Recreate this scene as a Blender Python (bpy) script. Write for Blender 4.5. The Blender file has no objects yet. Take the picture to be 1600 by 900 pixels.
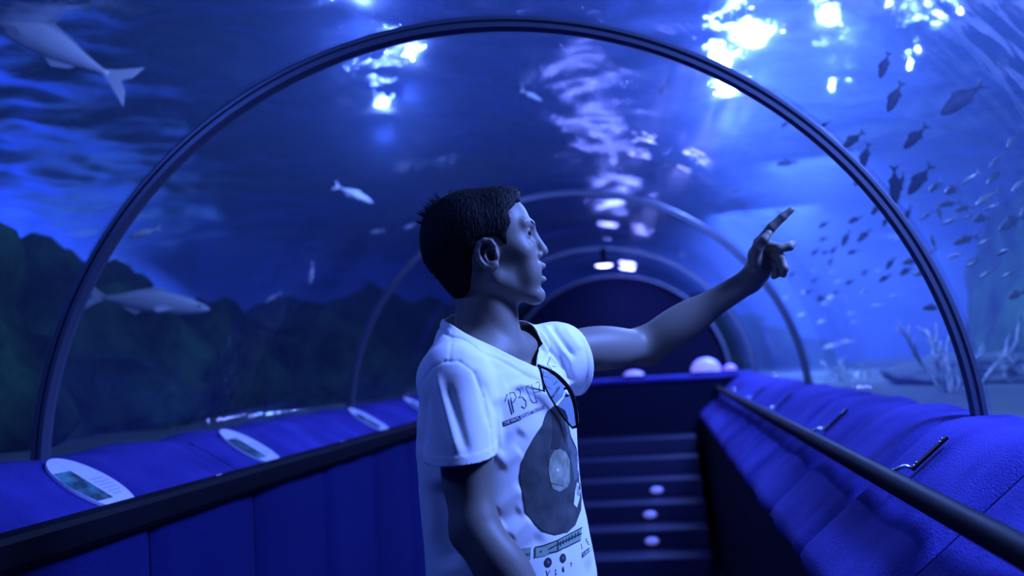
import bpy, bmesh, math, random
import numpy as np
from mathutils import Vector, Matrix, noise
from mathutils.bvhtree import BVHTree

C = bpy.context.scene
COL = C.collection
random.seed(7)
rng = np.random.default_rng(11)

# ------------------------------------------------------------------ camera
CAM = np.array([0.0, 0.0, 1.35])
CR = np.array([0.9903449922990782, 0.12721007053304306, -0.055085335463413584])
CU = np.array([0.0630704943260415, -0.05961841635758318, 0.9962267599178827])
CF = np.array([-0.1234459759312039, 0.9900824422168045, 0.06706600212030359])
cam_data = bpy.data.cameras.new('camera')
cam = bpy.data.objects.new('camera', cam_data)
COL.objects.link(cam)
cam.matrix_world = Matrix(((CR[0], CU[0], -CF[0], CAM[0]), (CR[1], CU[1], -CF[1], CAM[1]),
                           (CR[2], CU[2], -CF[2], CAM[2]), (0, 0, 0, 1)))
cam_data.sensor_width = 36.0
cam_data.lens = 39.6
cam_data.clip_start = 0.05
cam_data.clip_end = 200
cam_data.dof.use_dof = True
cam_data.dof.focus_distance = 2.28
cam_data.dof.aperture_fstop = 2.4
C.camera = cam

# ------------------------------------------------------------------ view, world
C.view_settings.view_transform = 'Standard'
C.view_settings.look = 'None'
C.view_settings.gamma = 1.0
C.view_settings.use_curve_mapping = False
C.view_settings.exposure = 0.0
C.cycles.caustics_reflective = False
C.cycles.caustics_refractive = False
C.cycles.max_bounces = 10
C.cycles.transparent_max_bounces = 24

world = bpy.data.worlds.new('water_light')
C.world = world
world.use_nodes = True
world.node_tree.nodes['Background'].inputs[0].default_value = (0.025, 0.085, 0.48, 1)
world.node_tree.nodes['Background'].inputs[1].default_value = 0.10


def lamp(name, kind, loc, color, power, target=None, **kw):
    d = bpy.data.lights.new(name, kind)
    d.color = color
    d.energy = power
    for k, v in kw.items():
        setattr(d, k, v)
    o = bpy.data.objects.new(name, d)
    COL.objects.link(o)
    o.location = loc
    if target is not None:
        o.rotation_euler = (Vector(target) - Vector(loc)).to_track_quat('-Z', 'Y').to_euler()
    return o

# ------------------------------------------------------------------ lamps of the place and added lights
WB = (0.155, 0.275, 1.0)      # blue white tank floodlight
BB = (0.09, 0.20, 1.0)      # blue of the added lights on the left
VB = (0.20, 0.24, 1.0)      # violet blue tunnel wash
# floodlights hanging at the water surface (they glitter in the ripples)
for x, y, z, p, r in ((0.50, 4.55, 2.62, 75, .05), (0.88, 4.60, 2.62, 34, .03), (0.83, 5.00, 2.62, 24, .03), (0.56, 5.30, 2.62, 45, .04),
                      (0.47, 6.15, 2.61, 130, .06), (-1.03, 4.10, 2.62, 32, .03), (-1.06, 5.10, 2.63, 18, .02), (-1.38, 5.90, 2.62, 24, .03)):
    lamp('surface_flood', 'POINT', (x, y, z), WB, p, shadow_soft_size=r)
lamp('added_light_right', 'AREA', (1.05, 10.2, 2.6), WB, 260, (1.1, 10.4, 0.9), size=0.9)  # unseen light added to make the water glow behind the fish
lamp('added_light_right', 'AREA', (3.0, 14.8, 2.62), WB, 170, (3.0, 15.4, 0.9), size=1.6)  # unseen light added to brighten the top of the back wall
for x, y in ((1.37, 5.85), (1.35, 5.55), (1.36, 5.24), (1.39, 5.0), (1.10, 6.1), (1.05, 6.4), (1.48, 4.85), (1.05, 4.8)):
    lamp('surface_spark', 'POINT', (x, y, 2.69), WB, 2.2, shadow_soft_size=.008)  # tiny lamps added only for sparkle specks in the ripples
lamp('added_light_right', 'AREA', (1.10, 7.6, 2.6), WB, 150, (1.15, 7.8, 0.9), size=0.6)  # unseen light added for a glowing haze on the right
lamp('added_light_right', 'AREA', (1.25, 2.25, 2.62), WB, 185, (-0.2, 2.3, 1.3), size=0.5)  # added key light, aimed at the man
lamp('added_light_left', 'AREA', (-5.6, 5.0, 2.6), BB, 800, (-6.6, 5.4, 0.9), size=1.6)  # unseen light added behind the reef to brighten the left wall
lamp('added_light_left', 'AREA', (-5.6, 11.0, 2.6), BB, 560, (-6.6, 11.4, 0.9), size=1.6)  # second added light, for the farther stretch of the left wall
lamp('added_light_left', 'AREA', (-1.9, 1.5, 2.62), BB, 15, (-.6, 2.2, 1.0), size=0.4)  # added fill light for the back of the shirt
lamp('tunnel_wash', 'POINT', (-0.36, 8.70, 2.02), VB, 11, shadow_soft_size=0.05)
lamp('tunnel_wash', 'POINT', (-0.30, 11.6, 1.95), VB, 26, shadow_soft_size=0.06)  # unseen lamp added to stretch the glints along the crown


# ------------------------------------------------------------------ helpers
def mat(name, color=(0.8, 0.8, 0.8), rough=0.6, metal=0.0, spec=0.5, **kw):
    m = bpy.data.materials.new(name)
    m.use_nodes = True
    b = m.node_tree.nodes['Principled BSDF']
    b.inputs['Base Color'].default_value = (*color, 1)
    b.inputs['Roughness'].default_value = rough
    b.inputs['Metallic'].default_value = metal
    b.inputs['Specular IOR Level'].default_value = spec
    for k, v in kw.items():
        b.inputs[k].default_value = v
    return m


def nodes(m):
    return m.node_tree.nodes, m.node_tree.links, m.node_tree.nodes['Principled BSDF']


def noise_color(m, scale, c1, c2, detail=4, coord='Object', stretch=None, p1=0.35, p2=0.65):
    n, l, b = nodes(m)
    tc = n.new('ShaderNodeTexCoord')
    mp = n.new('ShaderNodeMapping')
    if stretch:
        mp.inputs['Scale'].default_value = stretch
    nt = n.new('ShaderNodeTexNoise')
    nt.inputs['Scale'].default_value = scale
    nt.inputs['Detail'].default_value = detail
    cr = n.new('ShaderNodeValToRGB')
    cr.color_ramp.elements[0].position = p1
    cr.color_ramp.elements[1].position = p2
    cr.color_ramp.elements[0].color = (*c1, 1)
    cr.color_ramp.elements[1].color = (*c2, 1)
    l.new(tc.outputs[coord], mp.inputs[0])
    l.new(mp.outputs[0], nt.inputs['Vector'])
    l.new(nt.outputs['Fac'], cr.inputs[0])
    l.new(cr.outputs[0], b.inputs['Base Color'])
    return m


def noise_bump(m, scale, strength, dist=0.01, detail=3, coord='Object', stretch=None):
    n, l, b = nodes(m)
    tc = n.new('ShaderNodeTexCoord')
    mp = n.new('ShaderNodeMapping')
    if stretch:
        mp.inputs['Scale'].default_value = stretch
    nt = n.new('ShaderNodeTexNoise')
    nt.inputs['Scale'].default_value = scale
    nt.inputs['Detail'].default_value = detail
    bp = n.new('ShaderNodeBump')
    bp.inputs['Strength'].default_value = strength
    bp.inputs['Distance'].default_value = dist
    l.new(tc.outputs[coord], mp.inputs[0])
    l.new(mp.outputs[0], nt.inputs['Vector'])
    l.new(nt.outputs['Fac'], bp.inputs['Height'])
    if b.inputs['Normal'].is_linked:
        l.new(b.inputs['Normal'].links[0].from_socket, bp.inputs['Normal'])
    l.new(bp.outputs[0], b.inputs['Normal'])
    return m


def mesh_obj(name, verts, faces, material=None, parent=None, smooth=True):
    me = bpy.data.meshes.new(name)
    me.from_pydata([tuple(v) for v in verts], [], [tuple(f) for f in faces])
    me.update()
    return link_mesh(name, me, material, parent, smooth)


def link_mesh(name, me, material=None, parent=None, smooth=True):
    if smooth:
        me.polygons.foreach_set('use_smooth', [True] * len(me.polygons))
    o = bpy.data.objects.new(name, me)
    COL.objects.link(o)
    if material:
        me.materials.append(material)
    if parent is not None:
        o.parent = parent
        o.matrix_parent_inverse = parent.matrix_basis.inverted()
    return o


def bm_obj(name, bm, material=None, parent=None, smooth=True):
    me = bpy.data.meshes.new(name)
    bmesh.ops.recalc_face_normals(bm, faces=bm.faces[:])
    bm.to_mesh(me)
    bm.free()
    return link_mesh(name, me, material, parent, smooth)


def empty(name, loc=(0, 0, 0), rot=(0, 0, 0)):
    o = bpy.data.objects.new(name, None)
    o.empty_display_size = 0.1
    COL.objects.link(o)
    o.location = loc
    o.rotation_euler = rot
    return o


def tag(o, label=None, cat=None, group=None, kind=None):
    if label:
        o['label'] = label
    if cat:
        o['category'] = cat
    if group:
        o['group'] = group
    if kind:
        o['kind'] = kind
    return o


def bm_box(bm, lo, hi, bevel=0.0):
    r = bmesh.ops.create_cube(bm, size=1.0)
    vs = r['verts']
    lo, hi = Vector(lo), Vector(hi)
    for v in vs:
        v.co = Vector(((v.co.x + .5) * (hi.x - lo.x) + lo.x, (v.co.y + .5) * (hi.y - lo.y) + lo.y,
                       (v.co.z + .5) * (hi.z - lo.z) + lo.z))
    if bevel:
        es = list({e for v in vs for e in v.link_edges})
        bmesh.ops.bevel(bm, geom=es, offset=bevel, segments=2, affect='EDGES', profile=0.6)


def frames(path):
    """rotation-minimising frames along a path"""
    P = [Vector(p) for p in path]
    T = [(P[min(i + 1, len(P) - 1)] - P[max(i - 1, 0)]).normalized() for i in range(len(P))]
    up = Vector((0, 0, 1)) if abs(T[0].z) < .9 else Vector((1, 0, 0))
    N = [(up - T[0] * up.dot(T[0])).normalized()]
    for i in range(1, len(P)):
        n = N[-1] - T[i] * N[-1].dot(T[i])
        N.append(n.normalized())
    return P, T, N


def tube(path, rad, n=12, bm=None, caps=True, flat=1.0):
    own = bm is None
    if own:
        bm = bmesh.new()
    P, T, N = frames(path)
    if not hasattr(rad, '__len__'):
        rad = [rad] * len(P)
    rings = []
    for p, t, nn, r in zip(P, T, N, rad):
        b = t.cross(nn)
        rings.append([bm.verts.new(p + (nn * math.cos(a) + b * math.sin(a) * flat) * r)
                      for a in [2 * math.pi * k / n for k in range(n)]])
    for a, b in zip(rings[:-1], rings[1:]):
        for k in range(n):
            bm.faces.new((a[k], a[(k + 1) % n], b[(k + 1) % n], b[k]))
    if caps:
        bm.faces.new(rings[0][::-1])
        bm.faces.new(rings[-1])
    return bm


def prism_y(bm, prof, y0, y1):
    """closed xz profile extruded along y"""
    a = [bm.verts.new((x, y0, z)) for x, z in prof]
    b = [bm.verts.new((x, y1, z)) for x, z in prof]
    n = len(prof)
    for k in range(n):
        bm.faces.new((a[k], a[(k + 1) % n], b[(k + 1) % n], b[k]))
    bm.faces.new(a[::-1])
    bm.faces.new(b)


# ------------------------------------------------------------------ setting: materials
TX, TZ, TA, TB = -0.444, 1.078, 1.204, 1.153       # tunnel vault: ellipse in the xz plane
RIB_Y = [-0.24, 2.84, 5.92, 9.0, 12.08]

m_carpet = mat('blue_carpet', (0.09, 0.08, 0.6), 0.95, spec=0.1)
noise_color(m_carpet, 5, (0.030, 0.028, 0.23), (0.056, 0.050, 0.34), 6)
noise_bump(m_carpet, 260, 0.9, 0.006, 2)
m_dark = mat('dark_panel', (0.004, 0.005, 0.022), 0.9, spec=0.1)
m_carpet_shade = mat('shaded_blue_carpet', (0.006, 0.010, 0.11), 0.95, spec=0.1)  # same blue carpet, with shade on the upright panels put into its colour
noise_bump(m_carpet_shade, 260, 0.9, 0.006, 2)
m_floor = mat('dark_floor', (0.008, 0.009, 0.04), 0.5, spec=0.25)
m_rib = mat('rib_metal', (0.11, 0.13, 0.20), 0.42, metal=0.7)
m_black = mat('black_rail', (0.003, 0.004, 0.008), 0.55, spec=0.03)
m_steel = mat('steel', (0.6, 0.6, 0.65), 0.25, metal=1.0)
m_rock = mat('reef_rock', (0.03, 0.06, 0.045), 0.95, spec=0.1)
noise_color(m_rock, 2.2, (0.003, 0.010, 0.007), (0.035, 0.11, 0.05), 8, p1=0.4, p2=0.75)
noise_bump(m_rock, 9, 0.8, 0.08, 6)
m_sand = mat('tank_sand', (0.07, 0.10, 0.10), 0.95, spec=0.1)
m_tank = mat('tank_wall', (0.1, 0.2, 0.8), 0.9, spec=0.1)
noise_color(m_tank, 0.9, (0.07, 0.13, 0.62), (0.15, 0.27, 0.9), 6)

# acrylic: clear sheet with a faint ripple in its gloss
m_acrylic = bpy.data.materials.new('clear_acrylic')
m_acrylic.use_nodes = True
_n, _l = m_acrylic.node_tree.nodes, m_acrylic.node_tree.links
_n.remove(_n['Principled BSDF'])
_tr = _n.new('ShaderNodeBsdfTransparent')
_tr.inputs[0].default_value = (0.97, 0.98, 1, 1)
_gl = _n.new('ShaderNodeBsdfGlossy')
_gl.inputs['Roughness'].default_value = 0.07
_fr = _n.new('ShaderNodeFresnel')
_fr.inputs['IOR'].default_value = 1.30
_mx = _n.new('ShaderNodeMixShader')
_tc = _n.new('ShaderNodeTexCoord')
_nt = _n.new('ShaderNodeTexNoise')
_nt.inputs['Scale'].default_value = 1
_mp = _n.new('ShaderNodeMapping')
_mp.inputs['Scale'].default_value = (15, 20, 15)
_l.new(_tc.outputs['Object'], _mp.inputs[0])
_l.new(_mp.outputs[0], _nt.inputs['Vector'])
_nt.inputs['Detail'].default_value = 0.5
_bp = _n.new('ShaderNodeBump')
_bp.inputs['Strength'].default_value = 0.28
_bp.inputs['Distance'].default_value = 0.02
_l.new(_nt.outputs['Fac'], _bp.inputs['Height'])
_l.new(_bp.outputs[0], _gl.inputs['Normal'])
_ml = _n.new('ShaderNodeMath')
_ml.operation = 'MULTIPLY'
_ml.inputs[1].default_value = 0.2
_l.new(_fr.outputs[0], _ml.inputs[0])
_l.new(_ml.outputs[0], _mx.inputs[0])
_l.new(_tr.outputs[0], _mx.inputs[1])
_l.new(_gl.outputs[0], _mx.inputs[2])
_l.new(_mx.outputs[0], _n['Material Output'].inputs[0])

# water body: homogeneous blue scattering
m_water = bpy.data.materials.new('tank_water')
m_water.use_nodes = True
_n, _l = m_water.node_tree.nodes, m_water.node_tree.links
_n.remove(_n['Principled BSDF'])
_vs = _n.new('ShaderNodeVolumePrincipled')
_vs.inputs['Color'].default_value = (0.28, 0.45, 1.0, 1)
_vs.inputs['Density'].default_value = 0.06
_vs.inputs['Anisotropy'].default_value = 0.25
_vs.inputs['Absorption Color'].default_value = (0.35, 0.6, 1, 1)
_l.new(_vs.outputs[0], _n['Material Output'].inputs['Volume'])

# water surface seen from below: mirror-like skin
m_surf = mat('water_surface', (0.05, 0.1, 0.5), 0.1)
_n, _l, _b = nodes(m_surf)
_n.remove(_b)
_gl = _n.new('ShaderNodeBsdfGlossy')
_gl.inputs['Roughness'].default_value = 0.05
_gl.inputs['Color'].default_value = (0.8, 0.88, 1, 1)
_tc = _n.new('ShaderNodeTexCoord')
_nt = _n.new('ShaderNodeTexNoise')
_nt.inputs['Scale'].default_value = 26
_nt.inputs['Detail'].default_value = 2
_bp = _n.new('ShaderNodeBump')
_bp.inputs['Strength'].default_value = 0.9
_bp.inputs['Distance'].default_value = 0.012
_l.new(_tc.outputs['Object'], _nt.inputs['Vector'])
_l.new(_nt.outputs['Fac'], _bp.inputs['Height'])
_l.new(_bp.outputs[0], _gl.inputs['Normal'])
_tr = _n.new('ShaderNodeBsdfTransparent')
_mx = _n.new('ShaderNodeMixShader')
_mx.inputs[0].default_value = 0.6
_g2 = _n.new('ShaderNodeBsdfGlossy')
_g2.inputs['Roughness'].default_value = 0.26
_g2.inputs['Color'].default_value = (0.8, 0.88, 1, 1)
_m2 = _n.new('ShaderNodeMixShader')
_m2.inputs[0].default_value = 0.55
_l.new(_gl.outputs[0], _m2.inputs[1])
_l.new(_g2.outputs[0], _m2.inputs[2])
_l.new(_tr.outputs[0], _mx.inputs[1])
_l.new(_m2.outputs[0], _mx.inputs[2])
_l.new(_mx.outputs[0], _n['Material Output'].inputs[0])


# ------------------------------------------------------------------ setting: shell
def vault_pt(t, grow=0.0):
    return TX + (TA + grow) * math.cos(t), TZ + (TB + grow) * math.sin(t)


T0 = math.asin((1.160 - TZ) / TB)
T1 = math.pi - T0


def vault_bay(name, y0, y1):
    bm = bmesh.new()
    n = 48
    prof = [vault_pt(T0 + (T1 - T0) * k / n, 0.004) for k in range(n + 1)]
    prof += [vault_pt(T1 - (T1 - T0) * k / n, 0.034) for k in range(n + 1)]
    prism_y(bm, prof, y0 + .002, y1 - .002)
    return tag(bm_obj(name, bm, m_acrylic), kind='structure')


ys = [-3.3] + RIB_Y
for i in range(5):
    vault_bay('window_%d' % (i + 1), ys[i], ys[i + 1])

bm = bmesh.new()
bm_box(bm, (-1.33, -3.3, -0.1), (0.32, 9.3, 0.0))
tag(bm_obj('floor', bm, m_floor, smooth=False), kind='structure')

# right parapet body and its carpet panels
RPROF = [(0.80, 1.160), (0.662, 1.160), (0.30, 0.852), (0.315, 0.825), (0.32, 0.0), (0.80, 0.0)]
bm = bmesh.new()
prism_y(bm, [(x + (0.016 if i in (1, 2, 3) else 0), z - (0.014 if i < 4 else 0)) for i, (x, z) in enumerate(RPROF)], -3.3, 9.3)
wall_right = tag(bm_obj('wall_right', bm, m_dark, smooth=False), kind='structure')
bm = bmesh.new()
prism_y(bm, [(-1.69, 1.146), (-1.56, 1.146), (-1.35, 1.01), (-1.35, 0.0), (-1.69, 0.0)], -3.3, 9.3)
wall_left = tag(bm_obj('wall_left', bm, m_dark, smooth=False), kind='structure')


def carpet_panel(parent, path, y0, y1, bulge, thick=0.012, material=None):
    """a padded carpet panel following an xz path between two seams"""
    pts = [Vector((x, 0, z)) for x, z in path]
    # resample
    fine = []
    for a, b in zip(pts[:-1], pts[1:]):
        k = max(2, int((b - a).length / 0.035))
        fine += [a.lerp(b, i / k) for i in range(k)]
    fine.append(pts[-1])
    for _ in range(2):
        fine = [fine[0]] + [(fine[i - 1] + fine[i] * 2 + fine[i + 1]) / 4 for i in range(1, len(fine) - 1)] + [fine[-1]]
    nrm = []
    for i in range(len(fine)):
        t = (fine[min(i + 1, len(fine) - 1)] - fine[max(i - 1, 0)]).normalized()
        nn = Vector((t.z, 0, -t.x))
        nrm.append(nn)
    ny = 14
    V, Fc = [], []
    m = len(fine)
    for j in range(ny + 1):
        s = j / ny
        y = y0 + .004 + (y1 - y0 - .008) * s
        h = bulge * (1 - (2 * s - 1) ** 6) + 0.004 * math.sin(9 * s + y0 * 3)
        edge = min(s, 1 - s)
        if edge < .001:
            h = -thick
        for p, nn in zip(fine, nrm):
            V.append(p + nn * h + Vector((0, y, 0)))
    for j in range(ny):
        for i in range(m - 1):
            Fc.append((j * m + i, (j + 1) * m + i, (j + 1) * m + i + 1, j * m + i + 1))
    return mesh_obj('carpet_panel', V, Fc, material or m_carpet, parent)


P = 0.77
for k in range(15):
    y0 = 2.84 + P * (k - 6)
    if y0 > 9.2:
        break
    y1 = min(y0 + P, 9.3)
    carpet_panel(wall_right, [(0.33, 0.83), (0.30, 0.852), (0.662, 1.160), (0.80, 1.160)][::-1], y0, y1, 0.007)
    carpet_panel(wall_left, [(-1.69, 1.160), (-1.55, 1.160), (-1.335, 1.025)][::-1], y0, y1, 0.006)
    carpet_panel(wall_left, [(-1.335, 1.02), (-1.335, 0.0)][::-1], y0, y1, 0.010, material=m_carpet_shade)

# far parapet across the tunnel and the steps up to it
bm = bmesh.new()
bm_box(bm, (-1.68, 9.32, 0.0), (0.78, 9.9, 1.14))
wall_far = tag(bm_obj('wall_far', bm, m_dark, smooth=False), kind='structure')
bm = bmesh.new()
bm_box(bm, (-1.68, 9.29, 1.14), (0.80, 9.95, 1.175), 0.012)
bm_obj('carpet_ledge', bm, m_carpet, wall_far)
for k in range(6):
    bm = bmesh.new()
    y0 = 7.0 + .35 * k
    bm_box(bm, (-1.30, y0, 0.12 * k + 0.001), (0.26, 9.28, 0.12 * (k + 1)), 0.01)
    st = bm_obj('step', bm, m_floor, wall_far, smooth=False)
# bulkhead closing the far end of the tunnel
bm = bmesh.new()
n = 40
prof = [vault_pt(math.pi * k / n, 0.03) for k in range(n + 1)] + [(TX - TA - .03, 0), (TX + TA + .03, 0)]
prism_y(bm, prof, 12.15, 12.3)
tag(bm_obj('wall_back', bm, m_dark, smooth=False), kind='structure')

# ribs
def rib(y, label):
    bm = bmesh.new()
    n = 96
    # profile in (radial, along y): channel with two lips
    prof = [(0.0, 0.0), (0.010, 0.0), (0.012, 0.006), (0.017, 0.006), (0.019, 0.0), (0.026, 0.0), (0.031, 0.005),
            (0.031, 0.05), (0.0, 0.05), (-0.003, 0.03)]
    rings = []
    for k in range(n + 1):
        t = T0 + (T1 - T0) * k / n
        nx, nz = TB * math.cos(t), TA * math.sin(t)
        L = math.hypot(nx, nz)
        x, z = TX + TA * math.cos(t), TZ + TB * math.sin(t)
        rings.append([bm.verts.new((x + nx / L * (r - 0.012), y + q - 0.02, z + nz / L * (r - 0.012))) for r, q in prof])
    m = len(prof)
    for a, b in zip(rings[:-1], rings[1:]):
        for k in range(m):
            bm.faces.new((a[k], a[(k + 1) % m], b[(k + 1) % m], b[k]))
    bm.faces.new(rings[0][::-1])
    bm.faces.new(rings[-1])
    o = bm_obj('arch_rib', bm, m_rib, smooth=False)
    tag(o, label, 'arch', 'arch ribs of the tunnel')
    return o


rib(RIB_Y[1], 'large dark metal arch rib nearest the viewer, framing the pointing man')
rib(RIB_Y[2], 'second arch rib, mostly hidden behind the head and the pointing arm')
rib(RIB_Y[3], 'third and smaller arch rib over the far stairs, in front of the face')
rib(RIB_Y[4], 'smallest and faintest arch rib at the dark far end of the tunnel')

# tank
bm = bmesh.new()
bm_box(bm, (-10, -5, 0.7), (-1.70, 22, 1.12))
bm_box(bm, (0.81, -5, 0.7), (10, 22, 1.12))
tag(bm_obj('floor_tank', bm, m_sand, smooth=False), kind='structure')
bm = bmesh.new()
bm_box(bm, (-10, 17.2, 0.8), (10, 17.5, 4.2))
tag(bm_obj('wall_tank_back', bm, m_tank, smooth=False), kind='structure')
bm = bmesh.new()
bm_box(bm, (-7.5, -5, 0.8), (-7.2, 17.2, 4.2))
tag(bm_obj('wall_tank_left', bm, m_tank, smooth=False), kind='structure')
bm = bmesh.new()
bm_box(bm, (7.2, -5, 0.8), (7.5, 17.2, 4.2))
tag(bm_obj('wall_tank_right', bm, m_tank, smooth=False), kind='structure')

bm = bmesh.new()
n = 40
prof = [(-7.19, 1.125), (-1.695, 1.125)] + [vault_pt(T1 - (T1 - T0) * k / n, 0.045) for k in range(n + 1)]
prof += [(0.807, 1.125), (7.19, 1.125), (7.19, 2.95), (-7.19, 2.95)]
prism_y(bm, prof, -4.9, 17.15)
tag(bm_obj('water_body', bm, m_water, smooth=False), 'blue tank water filling the tank around the tunnel', 'water', kind='stuff')

nx, ny = 380, 440
gx = np.linspace(-7.18, 7.18, nx)
gy = np.linspace(0, 17.1, ny)
X, Y = np.meshgrid(gx, gy)
Z = np.zeros_like(X)
r2 = np.random.default_rng(3)
for k in range(46):
    lam = 0.16 * 1.10 ** (k % 24)
    a = r2.uniform(0, 2 * math.pi)
    ph = r2.uniform(0, 2 * math.pi)
    Z += 0.0055 * lam * np.sin((X * math.cos(a) + Y * math.sin(a)) * 2 * math.pi / lam + ph)
Z += 2.74
idx = np.arange(nx * ny).reshape(ny, nx)
Fc = np.stack([idx[:-1, :-1], idx[1:, :-1], idx[1:, 1:], idx[:-1, 1:]], -1).reshape(-1, 4)
ws = mesh_obj('water_surface', np.stack([X, Y, Z], -1).reshape(-1, 3), Fc.tolist(), m_surf)
tag(ws, 'rippled water surface glittering above the tunnel', 'water', kind='stuff')


# ------------------------------------------------------------------ implicit surface tools
class Field:
    """signed distance samples on a rectilinear grid, meshed with surface nets"""

    def __init__(self, xs, ys, zs):
        self.ax = [np.asarray(a, np.float32) for a in (xs, ys, zs)]
        self.D = np.full([len(a) for a in self.ax], 0.06, np.float32)

    def box(self, lo, hi, m):
        sl = []
        for a, l, h in zip(self.ax, lo, hi):
            i0 = max(int(np.searchsorted(a, l - m)) - 1, 0)
            i1 = min(int(np.searchsorted(a, h + m)) + 1, len(a))
            sl.append(slice(i0, i1))
        return tuple(sl)

    def coords(self, sl):
        return (self.ax[0][sl[0]][:, None, None], self.ax[1][sl[1]][None, :, None], self.ax[2][sl[2]][None, None, :])

    def add(self, prim, k=0.01):
        fn, lo, hi = prim
        sl = self.box(lo, hi, k + 0.02)
        d = fn(*self.coords(sl)).astype(np.float32)
        a = self.D[sl]
        h = np.maximum(k - np.abs(a - d), 0) / k
        self.D[sl] = np.minimum(a, d) - h * h * k * 0.25

    def sub(self, prim, k=0.004):
        fn, lo, hi = prim
        sl = self.box(lo, hi, k + 0.02)
        d = -fn(*self.coords(sl)).astype(np.float32)
        a = self.D[sl]
        h = np.maximum(k - np.abs(a - d), 0) / k
        self.D[sl] = np.maximum(a, d) + h * h * k * 0.25

    def mesh(self):
        D = self.D
        S = D < 0
        n0, n1, n2 = D.shape
        any_ = np.zeros((n0 - 1, n1 - 1, n2 - 1), bool)
        all_ = np.ones_like(any_)
        corners = [(i, j, k) for i in (0, 1) for j in (0, 1) for k in (0, 1)]
        for i, j, k in corners:
            s = S[i:n0 - 1 + i, j:n1 - 1 + j, k:n2 - 1 + k]
            any_ |= s
            all_ &= s
        act = any_ & ~all_
        cells = np.argwhere(act)
        vid = np.full(act.shape, -1, np.int32)
        vid[act] = np.arange(len(cells))
        acc = np.zeros((len(cells), 3))
        cnt = np.zeros(len(cells))
        cd = {}
        for c in corners:
            q = cells + np.array(c)
            cd[c] = (D[q[:, 0], q[:, 1], q[:, 2]], np.stack([self.ax[m][q[:, m]] for m in range(3)], 1))
        for c in corners:
            for m in range(3):
                if c[m] == 0:
                    c2 = list(c)
                    c2[m] = 1
                    a, pa = cd[c]
                    b, pb = cd[tuple(c2)]
                    cr = (a < 0) != (b < 0)
                    t = np.where(cr, a / np.where(cr, a - b, 1), 0)[:, None]
                    acc += np.where(cr[:, None], pa + (pb - pa) * t, 0)
                    cnt += cr
        V = acc / cnt[:, None]
        F = []
        for m in range(3):
            sa = [slice(None)] * 3
            sb = [slice(None)] * 3
            sa[m] = slice(0, -1)
            sb[m] = slice(1, None)
            e = S[tuple(sa)] != S[tuple(sb)]
            p = np.argwhere(e)
            u, w = [(1, 2), (2, 0), (0, 1)][m]
            ok = (p[:, u] > 0) & (p[:, w] > 0) & (p[:, u] < D.shape[u] - 1) & (p[:, w] < D.shape[w] - 1)
            p = p[ok]
            inside = S[p[:, 0], p[:, 1], p[:, 2]]
            q = []
            for du, dw in ((0, 0), (-1, 0), (-1, -1), (0, -1)):
                pp = p.copy()
                pp[:, u] += du
                pp[:, w] += dw
                q.append(vid[pp[:, 0], pp[:, 1], pp[:, 2]])
            q = np.stack(q, 1)
            q[~inside] = q[~inside][:, ::-1]
            F.append(q)
        return V, np.concatenate(F)


def axis(*parts):
    """axis((start, end, step), ...) joined into one increasing sample list"""
    out = []
    for a, b, s in parts:
        n = max(1, int(round((b - a) / s)))
        out.append(np.linspace(a, b, n, endpoint=False))
    out.append(np.array([parts[-1][1]]))
    return np.concatenate(out)


def cone(a, b, ra, rb):
    a, b = np.asarray(a, float), np.asarray(b, float)
    ab = b - a
    L2 = max(ab @ ab, 1e-9)

    def fn(x, y, z):
        h = np.clip(((x - a[0]) * ab[0] + (y - a[1]) * ab[1] + (z - a[2]) * ab[2]) / L2, 0, 1)
        return np.sqrt((x - a[0] - ab[0] * h) ** 2 + (y - a[1] - ab[1] * h) ** 2 + (z - a[2] - ab[2] * h) ** 2) \
            - (ra + (rb - ra) * h)
    r = max(ra, rb)
    return fn, np.minimum(a, b) - r, np.maximum(a, b) + r


def ellip(c, r, roll=0.0, yaw=0.0):
    """ellipsoid; roll turns it in the xz plane, yaw about z"""
    c, r = np.asarray(c, float), np.asarray(r, float)
    cr, sr, cy, sy = math.cos(roll), math.sin(roll), math.cos(yaw), math.sin(yaw)

    def fn(x, y, z):
        dx, dy, dz = x - c[0], y - c[1], z - c[2]
        dx, dy = dx * cy + dy * sy, -dx * sy + dy * cy
        dx, dz = dx * cr + dz * sr, -dx * sr + dz * cr
        k0 = np.sqrt((dx / r[0]) ** 2 + (dy / r[1]) ** 2 + (dz / r[2]) ** 2)
        k1 = np.sqrt((dx / r[0] ** 2) ** 2 + (dy / r[1] ** 2) ** 2 + (dz / r[2] ** 2) ** 2)
        return k0 * (k0 - 1) / np.maximum(k1, 1e-6)
    m = r.max()
    return fn, c - m, c + m


def loft(zs, xc, yc, a, b, phi):
    """stack of ellipses: half width a along l, half depth b along f, turned by phi; zs increasing"""
    zs = np.asarray(zs, float)
    cf, sf = math.cos(phi), math.sin(phi)

    def fn(x, y, z):
        zz = np.clip(z, zs[0], zs[-1])
        X, Y = np.interp(zz, zs, xc), np.interp(zz, zs, yc)
        A, B = np.interp(zz, zs, a), np.interp(zz, zs, b)
        dx, dy = x - X, y - Y
        f = dx * cf - dy * sf
        l = dx * sf + dy * cf
        dz = np.maximum(np.abs(z - (zs[0] + zs[-1]) / 2) - (zs[-1] - zs[0]) / 2, 0)
        k0 = np.sqrt((l / A) ** 2 + (f / B) ** 2 + (dz / 0.05) ** 2)
        k1 = np.sqrt((l / A ** 2) ** 2 + (f / B ** 2) ** 2 + (dz / 0.0025) ** 2)
        return k0 * (k0 - 1) / np.maximum(k1, 1e-6)
    m = max(np.max(a), np.max(b))
    return fn, np.array([np.min(xc) - m, np.min(yc) - m, zs[0] - .05]), np.array([np.max(xc) + m, np.max(yc) + m, zs[-1] + .05])


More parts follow.
